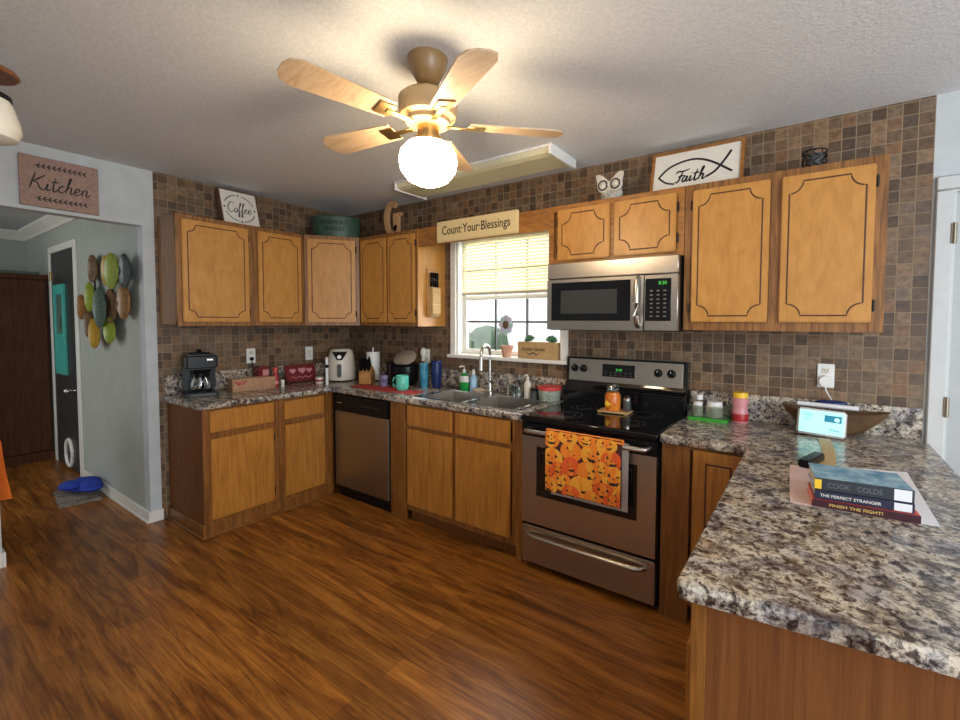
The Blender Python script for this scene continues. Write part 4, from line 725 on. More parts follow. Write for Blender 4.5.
mb.prism(A+B[::-1], 0.03, 0, FRONT, bev=0.004); mb.prism([(0.022, -0.130), (0.086, -0.130), (0.086, 0.008), (0.112, 0.010), (0.112, 0.036), (0.022, 0.032)], 0.03, 0, FRONT, bev=0.003)
solo('letter_g', mb, 'wickertan', 'tan standing letter G on top of the narrow cabinet', 'letter', (0.93, -0.215, ZT+0.146))
T = thing('blessings_sign', 'cream board sign reading Count Your Blessings on the oak valance', 'sign', (1.915, -0.3135, 2.140))
part(T, 'board', MB().box((-0.370, -0.024, -0.077), (0.370, 0, 0.077), 0, 0.006, 2), 'creamsign')
part(T, 'lettering', text_mb('Count·Your·Blessings', 0.62, 0.085, Matrix.Translation((0, -0.0246, -0.004)) @ FRONT, bold=0.008), 'ink')
T = thing('owl_figurine', 'small whitewashed owl figurine above the microwave cabinet', 'figurine', (2.885, -0.19, ZT))
part(T, 'body', MB().lathe([(0, 0.0), (0.050, 0.0), (0.066, 0.025), (0.070, 0.06), (0.062, 0.09), (0.0, 0.10)], sy=0.55), 'owlbody', 'grey crackled body')
mb = MB(); W_ = [(0, 0.075), (0.03, 0.062), (0.062, 0.068), (0.080, 0.095), (0.078, 0.125), (0.088, 0.165), (0.082, 0.178), (0.050, 0.170), (0.018, 0.140), (0, 0.122)]
mb.prism(W_+[(-x, z) for x, z in W_[-2:0:-1]], 0.024, 0, Matrix.Translation((0, -0.022, 0)) @ FRONT, bev=0.004)
hd = part(T, 'head', mb, 'owl')
for s in (-1, 1): part(hd, 'eye', MB().lathe([(0.022, 0), (0.030, 0.004), (0.033, 0)], mat=Matrix.Translation((s*0.040, -0.048, 0.105)) @ FRONT).sphere((s*0.040, -0.048, 0.105), 0.017, 1, 14, (1, 0.35, 1)), ['darkgrey', 'owl'], 'dark ringed eye')
part(hd, 'beak', MB().cyl((0, -0.052, 0.105), (0, -0.056, 0.080), 0.009, 0.001, 8), 'owl')
T = leaning('faith_sign', 'white framed sign with a fish outline and the word Faith above the right cabinet', 'sign', (3.355, -0.135, ZT+0.003), 0, 0.27)
part(T, 'panel', MB().box((-0.235, -0.014, 0.01), (0.235, 0, 0.272)), 'signwhite')
part(T, 'frame', MB().box((-0.250, -0.022, 0), (-0.234, 0.012, 0.283)).box((0.234, -0.022, 0), (0.250, 0.012, 0.283)).box((-0.234, -0.022, 0.270), (0.234, 0.012, 0.283)).box((-0.234, -0.022, 0), (0.234, 0.012, 0.012)), 'oakh')
mb = MB(); up_ = spline([(-0.205, 0.125), (-0.14, 0.185), (-0.03, 0.212), (0.07, 0.185), (0.195, 0.095)], 8); lo_ = spline([(-0.205, 0.125), (-0.16, 0.085), (-0.11, 0.070)], 8); lo2 = spline([(0.06, 0.085), (0.11, 0.115), (0.155, 0.175), (0.185, 0.225)], 8)
for s_, r_ in ((up_, 0.0065), (lo_, 0.0055), (lo2, 0.007)): mb.tube([(p.x, -0.0146, p.y) for p in s_], r_, 6, 0, flat=(0, 1, 0))
part(T, 'fish_outline', mb, 'ink'); part(T, 'lettering', script_mb('Faith', 0.165, 0.075, Matrix.Translation((-0.025, -0.0146, 0.110)) @ FRONT, 0.0050), 'ink')
T = thing('candle_holder', 'small black scrolled wire candle holder above the right cabinet', 'candle holder', (3.925, -0.19, ZT))
mb = MB(); rr = 0.050
for z in (0.004, 0.100): mb.tube([(rr*math.cos(a), rr*math.sin(a), z) for a in [2*PI*i/28 for i in range(28)]], 0.0035, 6, 0, True)
for k in range(9):
    a = 2*PI*k/9; P = [(rr*math.cos(a+0.28*math.sin(t)), rr*math.sin(a+0.28*math.sin(t)), 0.004+0.096*i/16) for i, t in enumerate([4*PI*j/16 for j in range(17)])]; mb.tube(P, 0.003, 6)
part(T, 'wire_cage', mb, 'iron'); part(T, 'glass_cup', MB().lathe([(0, 0.008), (0.036, 0.009), (0.038, 0.085), (0.036, 0.085), (0.034, 0.012)]), 'darkgrey')

# knife rack on the cabinet side
T = thing('knife_rack', 'wooden knife holder mounted on the cabinet side left of the window', 'knife holder', (1.3245, -0.165, 1.50), PI/2)
part(T, 'back_board', MB().box((-0.058, -0.012, 0), (0.055, 0, 0.39), 0, 0.004), 'knifeblock')
part(T, 'block', MB().prism([(0, 0.0), (-0.03, 0.0), (-0.055, 0.03), (-0.055, 0.24), (0, 0.25)], 0.098, 0, Matrix.Translation((-0.046, 0, 0)) @ Matrix(((0, 0, 1, 0), (1, 0, 0, 0), (0, 1, 0, 0), (0, 0, 0, 1))), bev=0.004), 'kraft')
for k in range(4): solo('kitchen_knife', MB().box((-0.007, -0.010, 0), (0.007, 0.010, 0.115), 0, 0.003, 2).box((-0.001, -0.008, -0.15), (0.001, 0.008, 0), 1), ['black', 'nickel'], ('black handled knife at the left end of the wooden knife holder', 'black handled knife second from the left in the wooden knife holder', 'black handled knife second from the right in the wooden knife holder', 'black handled knife at the right end of the wooden knife holder')[k], 'knife', (1.3245+0.032, -0.165-0.034+k*0.023, 1.50+0.248), PI/2, 'knives in the wall holder')

# ------------------------------------------------------------------ left counter
T = thing('coffee_maker', 'black drip coffee maker at the left end of the counter', 'coffee maker', (0.165, -1.405, CT), PI/2-0.25)
part(T, 'base', MB().box((-0.10, -0.155, 0), (0.10, 0.10, 0.03), 0, 0.008, 2).cyl((0, -0.06, 0.03), (0, -0.06, 0.036), 0.07, n=28), 'black')
part(T, 'water_tank', MB().box((-0.10, 0.02, 0.03), (0.10, 0.10, 0.30), 0, 0.01, 2), 'black')
hd = part(T, 'brew_head', MB().box((-0.10, -0.13, 0.195), (0.10, 0.10, 0.305), 0, 0.016, 3).lathe([(0.055, 0.165), (0.07, 0.195)], (0, -0.06, 0)).box((-0.06, -0.03, 0.303), (0.06, 0.05, 0.315), 0, 0.005), 'black')
part(hd, 'lid_knob', MB().cyl((0, 0.02, 0.313), (0, 0.02, 0.338), 0.022, 0.010), 'black'); part(hd, 'maker_mark', MB().box((0.03, -0.1315, 0.262), (0.065, -0.130, 0.272)), 'nickel')
cf = part(T, 'carafe', MB().lathe([(0, 0.037), (0.058, 0.037), (0.068, 0.055), (0.070, 0.09), (0.050, 0.14), (0.050, 0.160), (0.045, 0.160), (0.045, 0.14)], (0, -0.06, 0)), 'glassy')
part(cf, 'carafe_handle', MB().tube([(0.0, -0.108, 0.15), (0.0, -0.155, 0.145), (0.0, -0.16, 0.09), (0.0, -0.128, 0.065)], 0.008, 8), 'black'); part(cf, 'carafe_band', MB().lathe([(0.052, 0.138), (0.054, 0.14), (0.054, 0.162), (0.03, 0.165), (0, 0.165)], (0, -0.06, 0)), 'black')
part(T, 'control_plate', MB().box((-0.075, -0.1585, 0.006), (0.075, -0.153, 0.026), 0, 0.002), 'darkgrey')
# wooden crate sign, mugs, bottles
T = thing('wooden_crate', 'low reddish wood crate with red lettering beside the coffee maker', 'crate', (0.245, -1.075, CT), PI/2-0.10)
part(T, 'front_board', MB().box((-0.155, -0.05, 0), (0.155, -0.038, 0.100), 0, 0.002), 'crate'); part(T, 'back_board', MB().box((-0.155, 0.038, 0), (0.155, 0.05, 0.100), 0, 0.002), 'crate')
for s in (-1, 1): part(T, 'end_board', MB().box((s*0.149-0.006, -0.038, 0), (s*0.149+0.006, 0.038, 0.100), 0, 0.002), 'crate')
part(T, 'bottom', MB().box((-0.143, -0.038, 0.002), (0.143, 0.038, 0.010)), 'crate')
mb = MB()
rnd = random.Random(2)
for i in range(9): mb.sphere((-0.135+0.009*i+rnd.uniform(-0.003, 0.003), -0.0502, 0.066+rnd.uniform(-0.014, 0.014)), rnd.uniform(0.006, 0.011), 0, 10, (1, 0.1, 0.8))
part(T, 'red_print', mb, 'red', 'faded red print')
T = thing('gift_mug', 'dark red square mug with a pale picture under the left wall outlet', 'mug', (0.095, -0.925, CT), PI/2)
part(T, 'body', MB().box((-0.045, -0.045, 0), (0.045, 0.045, 0.168), 0, 0.008, 2), 'darkred'); part(T, 'picture', MB().box((-0.012, -0.0462, 0.068), (0.036, -0.0445, 0.142), 0, 0.002), 'pink', 'pale pink picture')
part(T, 'handle', MB().tube([(-0.045, 0, 0.13), (-0.07, 0, 0.12), (-0.07, 0, 0.06), (-0.045, 0, 0.05)], 0.007, 8), 'darkred')
T = thing('sauce_bottle', 'slim red bottle standing right of the red mug', 'bottle', (0.20, -0.865, CT)); part(T, 'body', MB().lathe([(0, 0), (0.024, 0.001), (0.025, 0.01), (0.025, 0.085), (0.013, 0.115), (0.012, 0.13), (0, 0.13)]), 'red'); part(T, 'cap', MB().cyl((0, 0, 0.128), (0, 0, 0.158), 0.017, n=16), 'redlid', 'red cap'); part(T, 'neck_label', MB().lathe([(0.0254, 0.02), (0.0258, 0.022), (0.0258, 0.045), (0.0254, 0.047)]), 'pink')
T = thing('pill_bottle', 'tiny white capped bottle in front of the red bottle', 'bottle', (0.275, -0.845, CT)); part(T, 'body', MB().cyl((0, 0, 0), (0, 0, 0.040), 0.014, n=16), 'cream'); part(T, 'cap', MB().cyl((0, 0, 0.040), (0, 0, 0.058), 0.015, n=16), 'white', 'white cap')
T = thing('glass_tree', 'clear glass tree shaped jar between the red bottle and the heart tin', 'jar', (0.12, -0.775, CT)); part(T, 'body', MB().lathe([(0, 0), (0.048, 0.001), (0.052, 0.02), (0.036, 0.05), (0.042, 0.055), (0.024, 0.082), (0.028, 0.086), (0.008, 0.115), (0, 0.12)], n=24), 'glassy')
T = leaning('heart_tin', 'dark red tin with pink hearts leaning on the left backsplash', 'tin', (0.115, -0.585, CT+0.003), PI/2-0.12, 0.35)
part(T, 'tray', MB().box((-0.135, -0.02, 0), (0.135, 0, 0.155), 0, 0.008, 2), 'darkred')
def heart(mb, cx, cz, s): mb.prism([(cx+s*16*math.sin(t)**3/16, cz+s*(13*math.cos(t)-5*math.cos(2*t)-2*math.cos(3*t)-math.cos(4*t))/16) for t in [2*PI*i/24 for i in range(24)]], 0.0012, 0, Matrix.Translation((0, -0.0195, 0)) @ FRONT)
for cx, cz, s in ((-0.072, 0.098, 0.027), (0.01, 0.10, 0.034), (0.075, 0.098, 0.026)):
    mb = MB(); heart(mb, cx, cz, s); part(T, 'heart', mb, 'pink', 'pink heart')
part(T, 'scroll_print', MB().tube([(-0.09+0.18*i/16, -0.0206, 0.038+0.008*math.sin(i*1.3)) for i in range(17)], 0.003, 6, 0, flat=(0, 1, 0)), 'pink')
T = thing('jar_candle', 'small red and white striped jar under the switch plate', 'jar', (0.33, -0.545, CT)); part(T, 'body', MB().lathe([(0, 0), (0.034, 0.001), (0.036, 0.01), (0.036, 0.018)]).lathe([(0.036, 0.036), (0.036, 0.045), (0.033, 0.05)]), 'cream'); part(T, 'band', MB().lathe([(0.0362, 0.018), (0.0366, 0.019), (0.0366, 0.035), (0.0362, 0.036)]), 'red', 'red band'); part(T, 'lid', MB().cyl((0, 0, 0.049), (0, 0, 0.056), 0.034), 'white')
T = thing('stick_lighter', 'upright white stick lighter with black collar beside the air fryer', 'lighter', (0.485, -0.575, CT)); part(T, 'body', MB().cyl((0, 0, 0), (0, 0, 0.150), 0.012, n=14).cyl((0, 0, 0.178), (0, 0, 0.24), 0.012, n=14), 'white'); part(T, 'collar', MB().cyl((0, 0, 0.150), (0, 0, 0.178), 0.016, n=14), 'black', 'black collar')
T = thing('air_fryer', 'pale grey air fryer with black handle in the counter corner', 'air fryer', (0.315, -0.315, CT), math.radians(48))
P_ = [(0.0, 0.012), (0.118, 0.012), (0.126, 0.03), (0.122, 0.12), (0.112, 0.22), (0.098, 0.275), (0.075, 0.295), (0, 0.298)]
part(T, 'body', MB().lathe(P_, n=36, sy=1.0), 'cream'); part(T, 'foot_ring', MB().cyl((0, 0, 0), (0, 0, 0.014), 0.105, n=28), 'black')
mb = MB(); mb.prism([(-0.066, 0.285), (0.066, 0.285), (0.022, 0.205), (-0.022, 0.205)], 0.010, 0, Matrix.Translation((0, -0.176, 0.0)) @ Matrix.Rotation(-0.30, 4, 'X') @ FRONT, bev=0.003)
vp = part(T, 'control_panel', mb, 'black'); part(vp, 'dial', MB().cyl((0, -0.115, 0.225), (0, -0.138, 0.228), 0.018, n=20), 'nickel', 'silver dial')
part(T, 'drawer_handle', MB().box((-0.016, -0.162, 0.045), (0.016, -0.118, 0.165), 0, 0.008, 2), 'darkgrey', 'dark drawer handle')
T = thing('paper_towel_roll', 'white paper towel roll on a stand behind the knife block', 'paper towel', (0.560, -0.150, CT)); part(T, 'roll', MB().lathe([(0.02, 0.012), (0.058, 0.012), (0.060, 0.02), (0.060, 0.262), (0.058, 0.268), (0.02, 0.268)], n=28), 'white'); part(T, 'stand', MB().cyl((0, 0, 0), (0, 0, 0.012), 0.07, n=28).cyl((0, 0, 0.012), (0, 0, 0.30), 0.007, n=10).sphere((0, 0, 0.305), 0.012), 'nickel', 'metal stand')
T = thing('knife_block', 'slanted wooden knife block packed with black handles beside the air fryer', 'knife block', (0.675, -0.305, CT+0.003), math.radians(35))
YZ = Matrix(((0, 0, 1, 0), (1, 0, 0, 0), (0, 1, 0, 0), (0, 0, 0, 1)))
part(T, 'block', MB().prism([(-0.075, 0), (0.075, 0), (0.062, 0.10), (0.0, 0.155), (-0.085, 0.095)], 0.10, 0, Matrix.Translation((-0.05, 0, 0)) @ YZ, bev=0.004), 'knifeblock')
for r_ in range(3):
    for k in range(3):
        b0 = Vector((-0.032+k*0.032, -0.062+r_*0.028, 0.115+r_*0.017)); dv = Vector((0, -0.50, 0.86))
        solo('block_knife', MB().tube([(0, 0, 0), dv*0.03, dv*0.075, dv*0.10], [0.008, 0.010, 0.010, 0.008], 8), 'black', 'black knife handle in the countertop knife block', 'knife', T.matrix_basis @ b0 if False else (Matrix.Translation((0.675, -0.305, CT+0.003)) @ Matrix.Rotation(math.radians(35), 4, 'Z')) @ b0, math.radians(35), 'knives in the countertop block')
T = leaning('cutting_board', 'dark cutting board with a pale edge leaning between knife block and slow cooker', 'cutting board', (0.785, -0.135, CT+0.004), math.radians(35), 0.35)
part(T, 'board', MB().box((-0.050, -0.008, 0), (0.036, 0.008, 0.19), 0, 0.003), 'black'); part(T, 'edge_strip', MB().box((0.036, -0.008, 0), (0.046, 0.008, 0.19), 0, 0.003), 'cream', 'pale edge')
solo('red_towel', MB().box((-0.36, -0.085, 0), (0.36, 0.085, 0.0035), 0, 0.0015).box((-0.36, -0.085, 0.0035), (0.1, 0.06, 0.006), 0, 0.001), 'redmat', 'flat red towel on the counter beneath the teal mug', 'towel', (1.08, -0.44, CT), 0.0)
T = thing('slow_cooker', 'black slow cooker with its glass lid propped upright', 'slow cooker', (0.985, -0.165, CT))
part(T, 'housing', MB().lathe([(0, 0), (0.110, 0.001), (0.120, 0.012), (0.136, 0.05), (0.140, 0.13), (0.136, 0.165), (0.130, 0.17)], n=36, sx=1.0, sy=0.8), 'black')
part(T, 'crock', MB().lathe([(0.128, 0.165), (0.140, 0.172), (0.142, 0.182), (0.13, 0.186), (0.122, 0.17), (0.118, 0.06), (0, 0.05)], n=36, sy=0.8), 'black')
kn = part(T, 'knob', MB().cyl((0.055, -0.112, 0.062), (0.060, -0.126, 0.062), 0.018, n=18), 'nickel', 'silver ringed knob'); part(kn, 'knob_face', MB().cyl((0.060, -0.126, 0.062), (0.062, -0.131, 0.062), 0.012, n=16), 'black')
for s in (-1, 1): part(T, 'side_handle', MB().box((s*0.135, -0.035, 0.125), (s*0.152, 0.035, 0.145), 0, 0.006), 'black')
ML = Matrix.Translation((0.015, 0.0, 0.235)) @ Matrix.Rotation(math.radians(52), 4, 'X') @ Matrix.Rotation(0.0, 4, 'Z')
ld = part(T, 'glass_lid', MB().lathe([(0, 0.022), (0.06, 0.018), (0.115, 0.006), (0.132, 0.0), (0.132, -0.004), (0.115, 0.0)], n=36, sy=0.62, mat=ML), 'lidglass', 'greyish oval glass lid')
T = thing('jelly_jar', 'purple tinted glass in front of the slow cooker', 'glass', (0.965, -0.365, CT+0.0062)); part(T, 'body', MB().lathe([(0, 0), (0.030, 0.001), (0.033, 0.01), (0.036, 0.092), (0.033, 0.092), (0.030, 0.012), (0, 0.008)]), 'glitter')
def mug(name, label, loc, rz, r, h, mat, n=24):
    T = thing(name, label, 'mug', loc, rz); part(T, 'body', MB().lathe([(0, 0), (r*0.8, 0.001), (r*0.95, 0.01), (r, h*0.3), (r, h-0.003), (r-0.002, h), (r-0.005, h-0.003), (r-0.006, 0.02), (0, 0.012)], n=n), mat)
    part(T, 'handle', MB().tube([(r-0.003, 0, h*0.8), (r+0.020, 0, h*0.82), (r+0.032, 0, h*0.62), (r+0.030, 0, h*0.38), (r+0.012, 0, h*0.2), (r-0.003, 0, h*0.2)], 0.006, 8), mat); return T
mug('teal_mug', 'teal mug on the red towel', (1.235, -0.405, CT+0.0036), PI+0.35, 0.050, 0.118, 'teal')
def tumbler(label, loc, r, h, mat, lid):
    T = thing('tumbler', label, 'tumbler', loc); part(T, 'body', MB().lathe([(0, 0), (r*0.80, 0.001), (r*0.84, 0.006), (r, h*0.55), (r, h*0.95)]), mat); part(T, 'lid', MB().lathe([(r+0.001, h*0.94), (r+0.002, h*0.97), (r*0.9, h), (0, h)]), lid)
tumbler('patterned light blue tumbler beside the teal mug', (1.275, -0.205, CT), 0.037, 0.205, 'bluet', 'bluet'); tumbler('taller dark navy tumbler beside the light blue one', (1.350, -0.135, CT), 0.044, 0.225, 'navy', 'navy')

# ------------------------------------------------------------------ sink surroundings
T = thing('dish_soap', 'green dish soap bottle behind the left sink bowl', 'bottle', (1.61, -0.088, CT)); part(T, 'body', MB().lathe([(0, 0), (0.042, 0.001), (0.046, 0.01), (0.044, 0.07), (0.040, 0.105), (0.020, 0.13), (0.014, 0.14), (0, 0.14)], sy=0.62), 'greensoap'); part(T, 'label_band', MB().lathe([(0.0445, 0.065), (0.0452, 0.068), (0.0425, 0.112), (0.038, 0.114)], sy=0.63), 'white', 'white label'); part(T, 'pump', MB().cyl((0, 0, 0.138), (0, 0, 0.165), 0.012, n=14).tube([(0, 0, 0.16), (0, 0, 0.188), (-0.012, -0.012, 0.192), (-0.028, -0.028, 0.186)], 0.006, 8), 'white')
T = thing('spray_bottle', 'pale blue and white bottle beside the green dish soap', 'bottle', (1.70, -0.080, CT)); part(T, 'body', MB().lathe([(0, 0), (0.028, 0.001), (0.030, 0.01), (0.029, 0.10), (0.014, 0.125), (0.012, 0.13), (0, 0.13)]), 'lightblue'); part(T, 'cap', MB().cyl((0, 0, 0.128), (0, 0, 0.17), 0.013, 0.009, 14), 'white')
solo('dish_cloth', MB().sphere((0, 0, 0.0), 0.055, 0, 16, (1.2, 0.7, 0.30)).sphere((0.05, 0.005, -0.003), 0.035, 0, 12, (1.1, 0.8, 0.32)), 'woodspoon', 'crumpled sandy dish cloth on the sink ledge', 'cloth', (1.775, -0.10, CT+0.016))
T = thing('soap_dispenser', 'short metal soap pump right of the faucet', 'soap dispenser', (2.04, -0.085, CT)); part(T, 'base', MB().lathe([(0.022, 0), (0.022, 0.012), (0.012, 0.02), (0.011, 0.07), (0, 0.07)]), 'nickel'); part(T, 'nozzle', MB().tube([(0, 0, 0.06), (0, 0, 0.095), (-0.01, -0.01, 0.105), (-0.03, -0.035, 0.100)], 0.007, 8), 'nickel')
def tumbler_glass(label, loc, r, h):
    T = solo('drinking_glass', MB().lathe([(0, 0), (r*0.85, 0.001), (r*0.9, 0.008), (r, h), (r-0.003, h), (r*0.86, 0.012), (0, 0.010)]), 'glassy', label, 'glass', loc, 0, 'glasses behind the sink')
tumbler_glass('left clear glass between the soap pump and the lotion bottle', (2.105, -0.105, CT), 0.030, 0.085); tumbler_glass('right clear glass, touching the lotion bottle', (2.165, -0.125, CT), 0.027, 0.075)
T = thing('lotion_bottle', 'white lotion pump bottle behind the right sink bowl', 'bottle', (2.215, -0.085, CT)); part(T, 'body', MB().lathe([(0, 0), (0.027, 0.001), (0.030, 0.01), (0.029, 0.10), (0.016, 0.118), (0, 0.118)], sy=0.8), 'cream'); part(T, 'pump', MB().cyl((0, 0, 0.116), (0, 0, 0.15), 0.010, n=12).tube([(0, 0, 0.15), (0, 0, 0.163), (-0.022, -0.008, 0.160)], 0.006, 8), 'cream')
T = thing('small_jar', 'short dark jar with a black lid right of the lotion bottle', 'jar', (2.283, -0.105, CT)); part(T, 'body', MB().lathe([(0, 0), (0.030, 0.001), (0.032, 0.01), (0.031, 0.055), (0, 0.055)]), 'darkgrey'); part(T, 'lid', MB().cyl((0, 0, 0.054), (0, 0, 0.075), 0.028, n=18), 'black')
T = thing('food_container', 'round printed tub with a red lid beside the stove', 'container', (2.41, -0.105, CT)); part(T, 'body', MB().lathe([(0, 0), (0.070, 0.001), (0.074, 0.01), (0.084, 0.078), (0.080, 0.08), (0, 0.08)], n=32), 'leafplastic'); part(T, 'lid', MB().lathe([(0.086, 0.076), (0.088, 0.08), (0.087, 0.098), (0.075, 0.102), (0.06, 0.098), (0, 0.098)], n=32), 'redlid', 'red lid')
# window sill
T = thing('flower_pot', 'terracotta pot with an artificial pastel flower on the window sill', 'flower pot', (1.972, -0.008, 1.192)); part(T, 'pot', MB().lathe([(0, 0), (0.034, 0.001), (0.046, 0.068), (0.052, 0.070), (0.053, 0.090), (0.047, 0.090), (0.043, 0.070), (0, 0.068)]), 'terracotta')
st = part(T, 'stem', MB().cyl((0, 0, 0.068), (-0.004, 0, 0.25), 0.004, n=8), 'leaf')
for k in range(8):
    a = 2*PI*k/8; part(st, 'petal', MB().sphere((-0.004+0.042*math.cos(a), -0.006, 0.250+0.052*math.sin(a)), 0.026, 0, 12, (1.0, 0.25, 1.0)), 'petal' if k % 3 else 'petal2')
part(st, 'flower_centre', MB().sphere((-0.004, -0.012, 0.25), 0.028, 0, 14, (1, 0.4, 1.15)), 'brown', 'brown centre')
T = thing('planter_box', 'light wooden planter box lettered Kitchen Garden on the sill', 'planter', (2.265, -0.012, 1.192)); 
part(T, 'box', MB().box((-0.165, -0.036, 0), (0.165, -0.026, 0.125), 0, 0.002).box((-0.165, 0.030, 0), (0.165, 0.040, 0.125), 0, 0.002).box((-0.165, -0.026, 0), (-0.155, 0.030, 0.125)).box((0.155, -0.026, 0), (0.165, 0.030, 0.125)).box((-0.155, -0.026, 0.0), (0.155, 0.030, 0.122)), 'kraft')
part(T, 'lettering', text_mb('Kitchen Garden', 0.20, 0.030, Matrix.Translation((-0.03, -0.0366, 0.075)) @ FRONT, shear=0.3), 'ink')
part(T, 'flourish', MB().tube([(-0.09+0.12*i/16, -0.0366, 0.040+0.007*math.cos(i*PI/4)) for i in range(17)], [0.001+0.0035*math.sin(PI*i/16) for i in range(17)], 6, 0, flat=(0, 1, 0)), 'ink')
for i, (x, lab) in enumerate(((-0.085, 'left succulent in the wooden planter box'), (0.095, 'right succulent in the wooden planter box'))):
    mb = MB(); rnd = random.Random(i)
    for k in range(22):
        a = rnd.uniform(0, 2*PI); e = rnd.uniform(0.1, 1.4); dv = Vector((math.cos(a)*math.cos(e), 0.7*math.sin(a)*math.cos(e), math.sin(e)))
        mb.sphere(dv*0.028, 0.018, 0, 8, (0.5, 0.5, 1.2), dv.to_track_quat('Z', 'Y').to_matrix().to_4x4())
    solo('succulent', mb, 'leaf', lab, 'plant', (2.265+x, 0.002, 1.192+0.130), 0, 'succulents in the planter box')

# ------------------------------------------------------------------ on the stove
T = thing('trivet_board', 'small pale wooden board on the cooktop', 'board', (2.955, -0.265, 0.918), 0.05); part(T, 'board', MB().box((-0.095, -0.055, 0.004), (0.095, 0.055, 0.014), 0, 0.002), 'kraft'); part(T, 'foot', MB().box((-0.09, -0.05, 0), (-0.07, 0.05, 0.004)).box((0.07, -0.05, 0), (0.09, 0.05, 0.004)), 'kraft')
T = thing('pumpkin_jar', 'orange pumpkin spice jar with clear lid on the cooktop board', 'jar', (2.940, -0.265, 0.932)); part(T, 'body', MB().lathe([(0, 0), (0.042, 0.001), (0.047, 0.008), (0.047, 0.09), (0.036, 0.108), (0.036, 0.112), (0, 0.112)]), 'orangeliquid'); part(T, 'label_patch', MB().sphere((-0.015, -0.038, 0.042), 0.022, 0, 12, (1, 0.5, 1)), 'yellow', 'yellow pumpkin picture'); part(T, 'glass_lid', MB().lathe([(0.037, 0.108), (0.040, 0.114), (0.040, 0.135), (0.034, 0.140), (0.030, 0.158), (0, 0.160)]), 'glassy')
T = thing('shaker', 'little grey glass shaker beside the orange jar', 'shaker', (3.022, -0.245, 0.932)); part(T, 'body', MB().lathe([(0, 0), (0.024, 0.001), (0.026, 0.008), (0.022, 0.065), (0, 0.068)]), 'darkgrey'); part(T, 'cap', MB().lathe([(0.0222, 0.063), (0.022, 0.078), (0.012, 0.086), (0, 0.087)]), 'nickel')

# ------------------------------------------------------------------ right counter
T = thing('spice_tray', 'clear plastic bin with a green base beside the stove', 'bin', (3.462, -0.125, CT)); part(T, 'base', MB().box((-0.105, -0.065, 0), (0.105, 0.065, 0.018), 0, 0.005, 2), 'green', 'green base'); part(T, 'wall', MB().box((-0.105, -0.065, 0.018), (0.105, -0.062, 0.085)).box((-0.105, 0.062, 0.018), (0.105, 0.065, 0.085)).box((-0.105, -0.062, 0.018), (-0.102, 0.062, 0.085)).box((0.102, -0.062, 0.018), (0.105, 0.062, 0.085)), 'clearplastic')
def spice(name, label, loc, r, h, mat, lid):
    T = thing(name, label, 'jar', loc); part(T, 'body', MB().lathe([(0, 0), (r*0.95, 0.001), (r, 0.008), (r, h*0.7), (r*0.85, h*0.76), (0, h*0.76)]), mat); part(T, 'lid', MB().cyl((0, 0, h*0.75), (0, 0, h), r*0.92, n=20), lid)
spice('spice_jar', 'dark spice bottle with white cap, rearmost in the plastic bin', (3.402, -0.092, CT+0.0185), 0.021, 0.115, 'brown', 'white'); spice('spice_jar', 'pale labelled jar with low white cap at the left of the plastic bin', (3.405, -0.148, CT+0.0185), 0.027, 0.082, 'spice', 'white'); spice('spice_jar', 'wide pale jar with a broad white lid in the plastic bin', (3.490, -0.125, CT+0.0185), 0.044, 0.088, 'spice', 'white')
T = thing('drink_mix_bottle', 'pink bottle with a yellow lid beside the plastic bin', 'bottle', (3.618, -0.105, CT)); part(T, 'body', MB().lathe([(0, 0), (0.040, 0.001), (0.043, 0.008), (0.043, 0.05), (0.036, 0.075), (0.036, 0.095), (0.042, 0.12), (0.042, 0.135), (0.034, 0.142)]), 'pink'); part(T, 'lid', MB().cyl((0, 0, 0.140), (0, 0, 0.168), 0.038, n=24), 'yellow', 'yellow lid'); part(T, 'label_band', MB().lathe([(0.0432, 0.012), (0.0436, 0.014), (0.0436, 0.05), (0.043, 0.053)]), 'red', 'red label')
T = thing('dough_bowl', 'long dark wooden dough bowl against the tiled wall', 'bowl', (4.035, -0.105, CT))
mb = MB(); n = 36; rings = []
def ring(k, s, z, lift): return [(0.225*s*math.cos(2*PI*i/n), 0.078*s*math.sin(2*PI*i/n), z+lift*abs(math.cos(2*PI*i/n))**2) for i in range(n)]
RS = [ring(0, 0.40, 0.002, 0), ring(1, 0.62, 0.03, 0.004), ring(2, 0.85, 0.072, 0.012), ring(3, 1.0, 0.108, 0.022), ring(4, 0.955, 0.108, 0.022), ring(5, 0.80, 0.074, 0.012), ring(6, 0.56, 0.036, 0.004), ring(7, 0.36, 0.014, 0)]
V = [v for r in RS for v in r]; Fc = [(k*n+i, k*n+(i+1) % n, (k+1)*n+(i+1) % n, (k+1)*n+i) for k in range(7) for i in range(n)]; Fc += [tuple(range(n))[::-1], tuple(7*n+i for i in range(n))]
mb.quads(V, Fc); part(T, 'bowl', mb, 'bowlwood')
T = leaning('smart_display', 'small white smart display with a lit teal screen leaning on the bowl', 'smart display', (3.985, -0.222, CT+0.004), math.radians(-6), 0.22); T.rotation_euler = (T.matrix_world @ Matrix.Rotation(0.02, 4, 'Y')).to_euler()
part(T, 'body', MB().box((-0.100, -0.018, 0.0), (0.100, 0, 0.128), 0, 0.010, 3), 'white')
sc_ = part(T, 'screen', MB().box((-0.090, -0.0186, 0.010), (0.090, -0.0175, 0.118), 0), 'screen')
part(sc_, 'picture_tile', MB().box((0.012, -0.0192, 0.070), (0.080, -0.0184, 0.102), 0).sphere((0.062, -0.0190, 0.084), 0.012, 1, 10, (1.1, 0.04, 0.9)), ['screenpic', 'screenlight'])
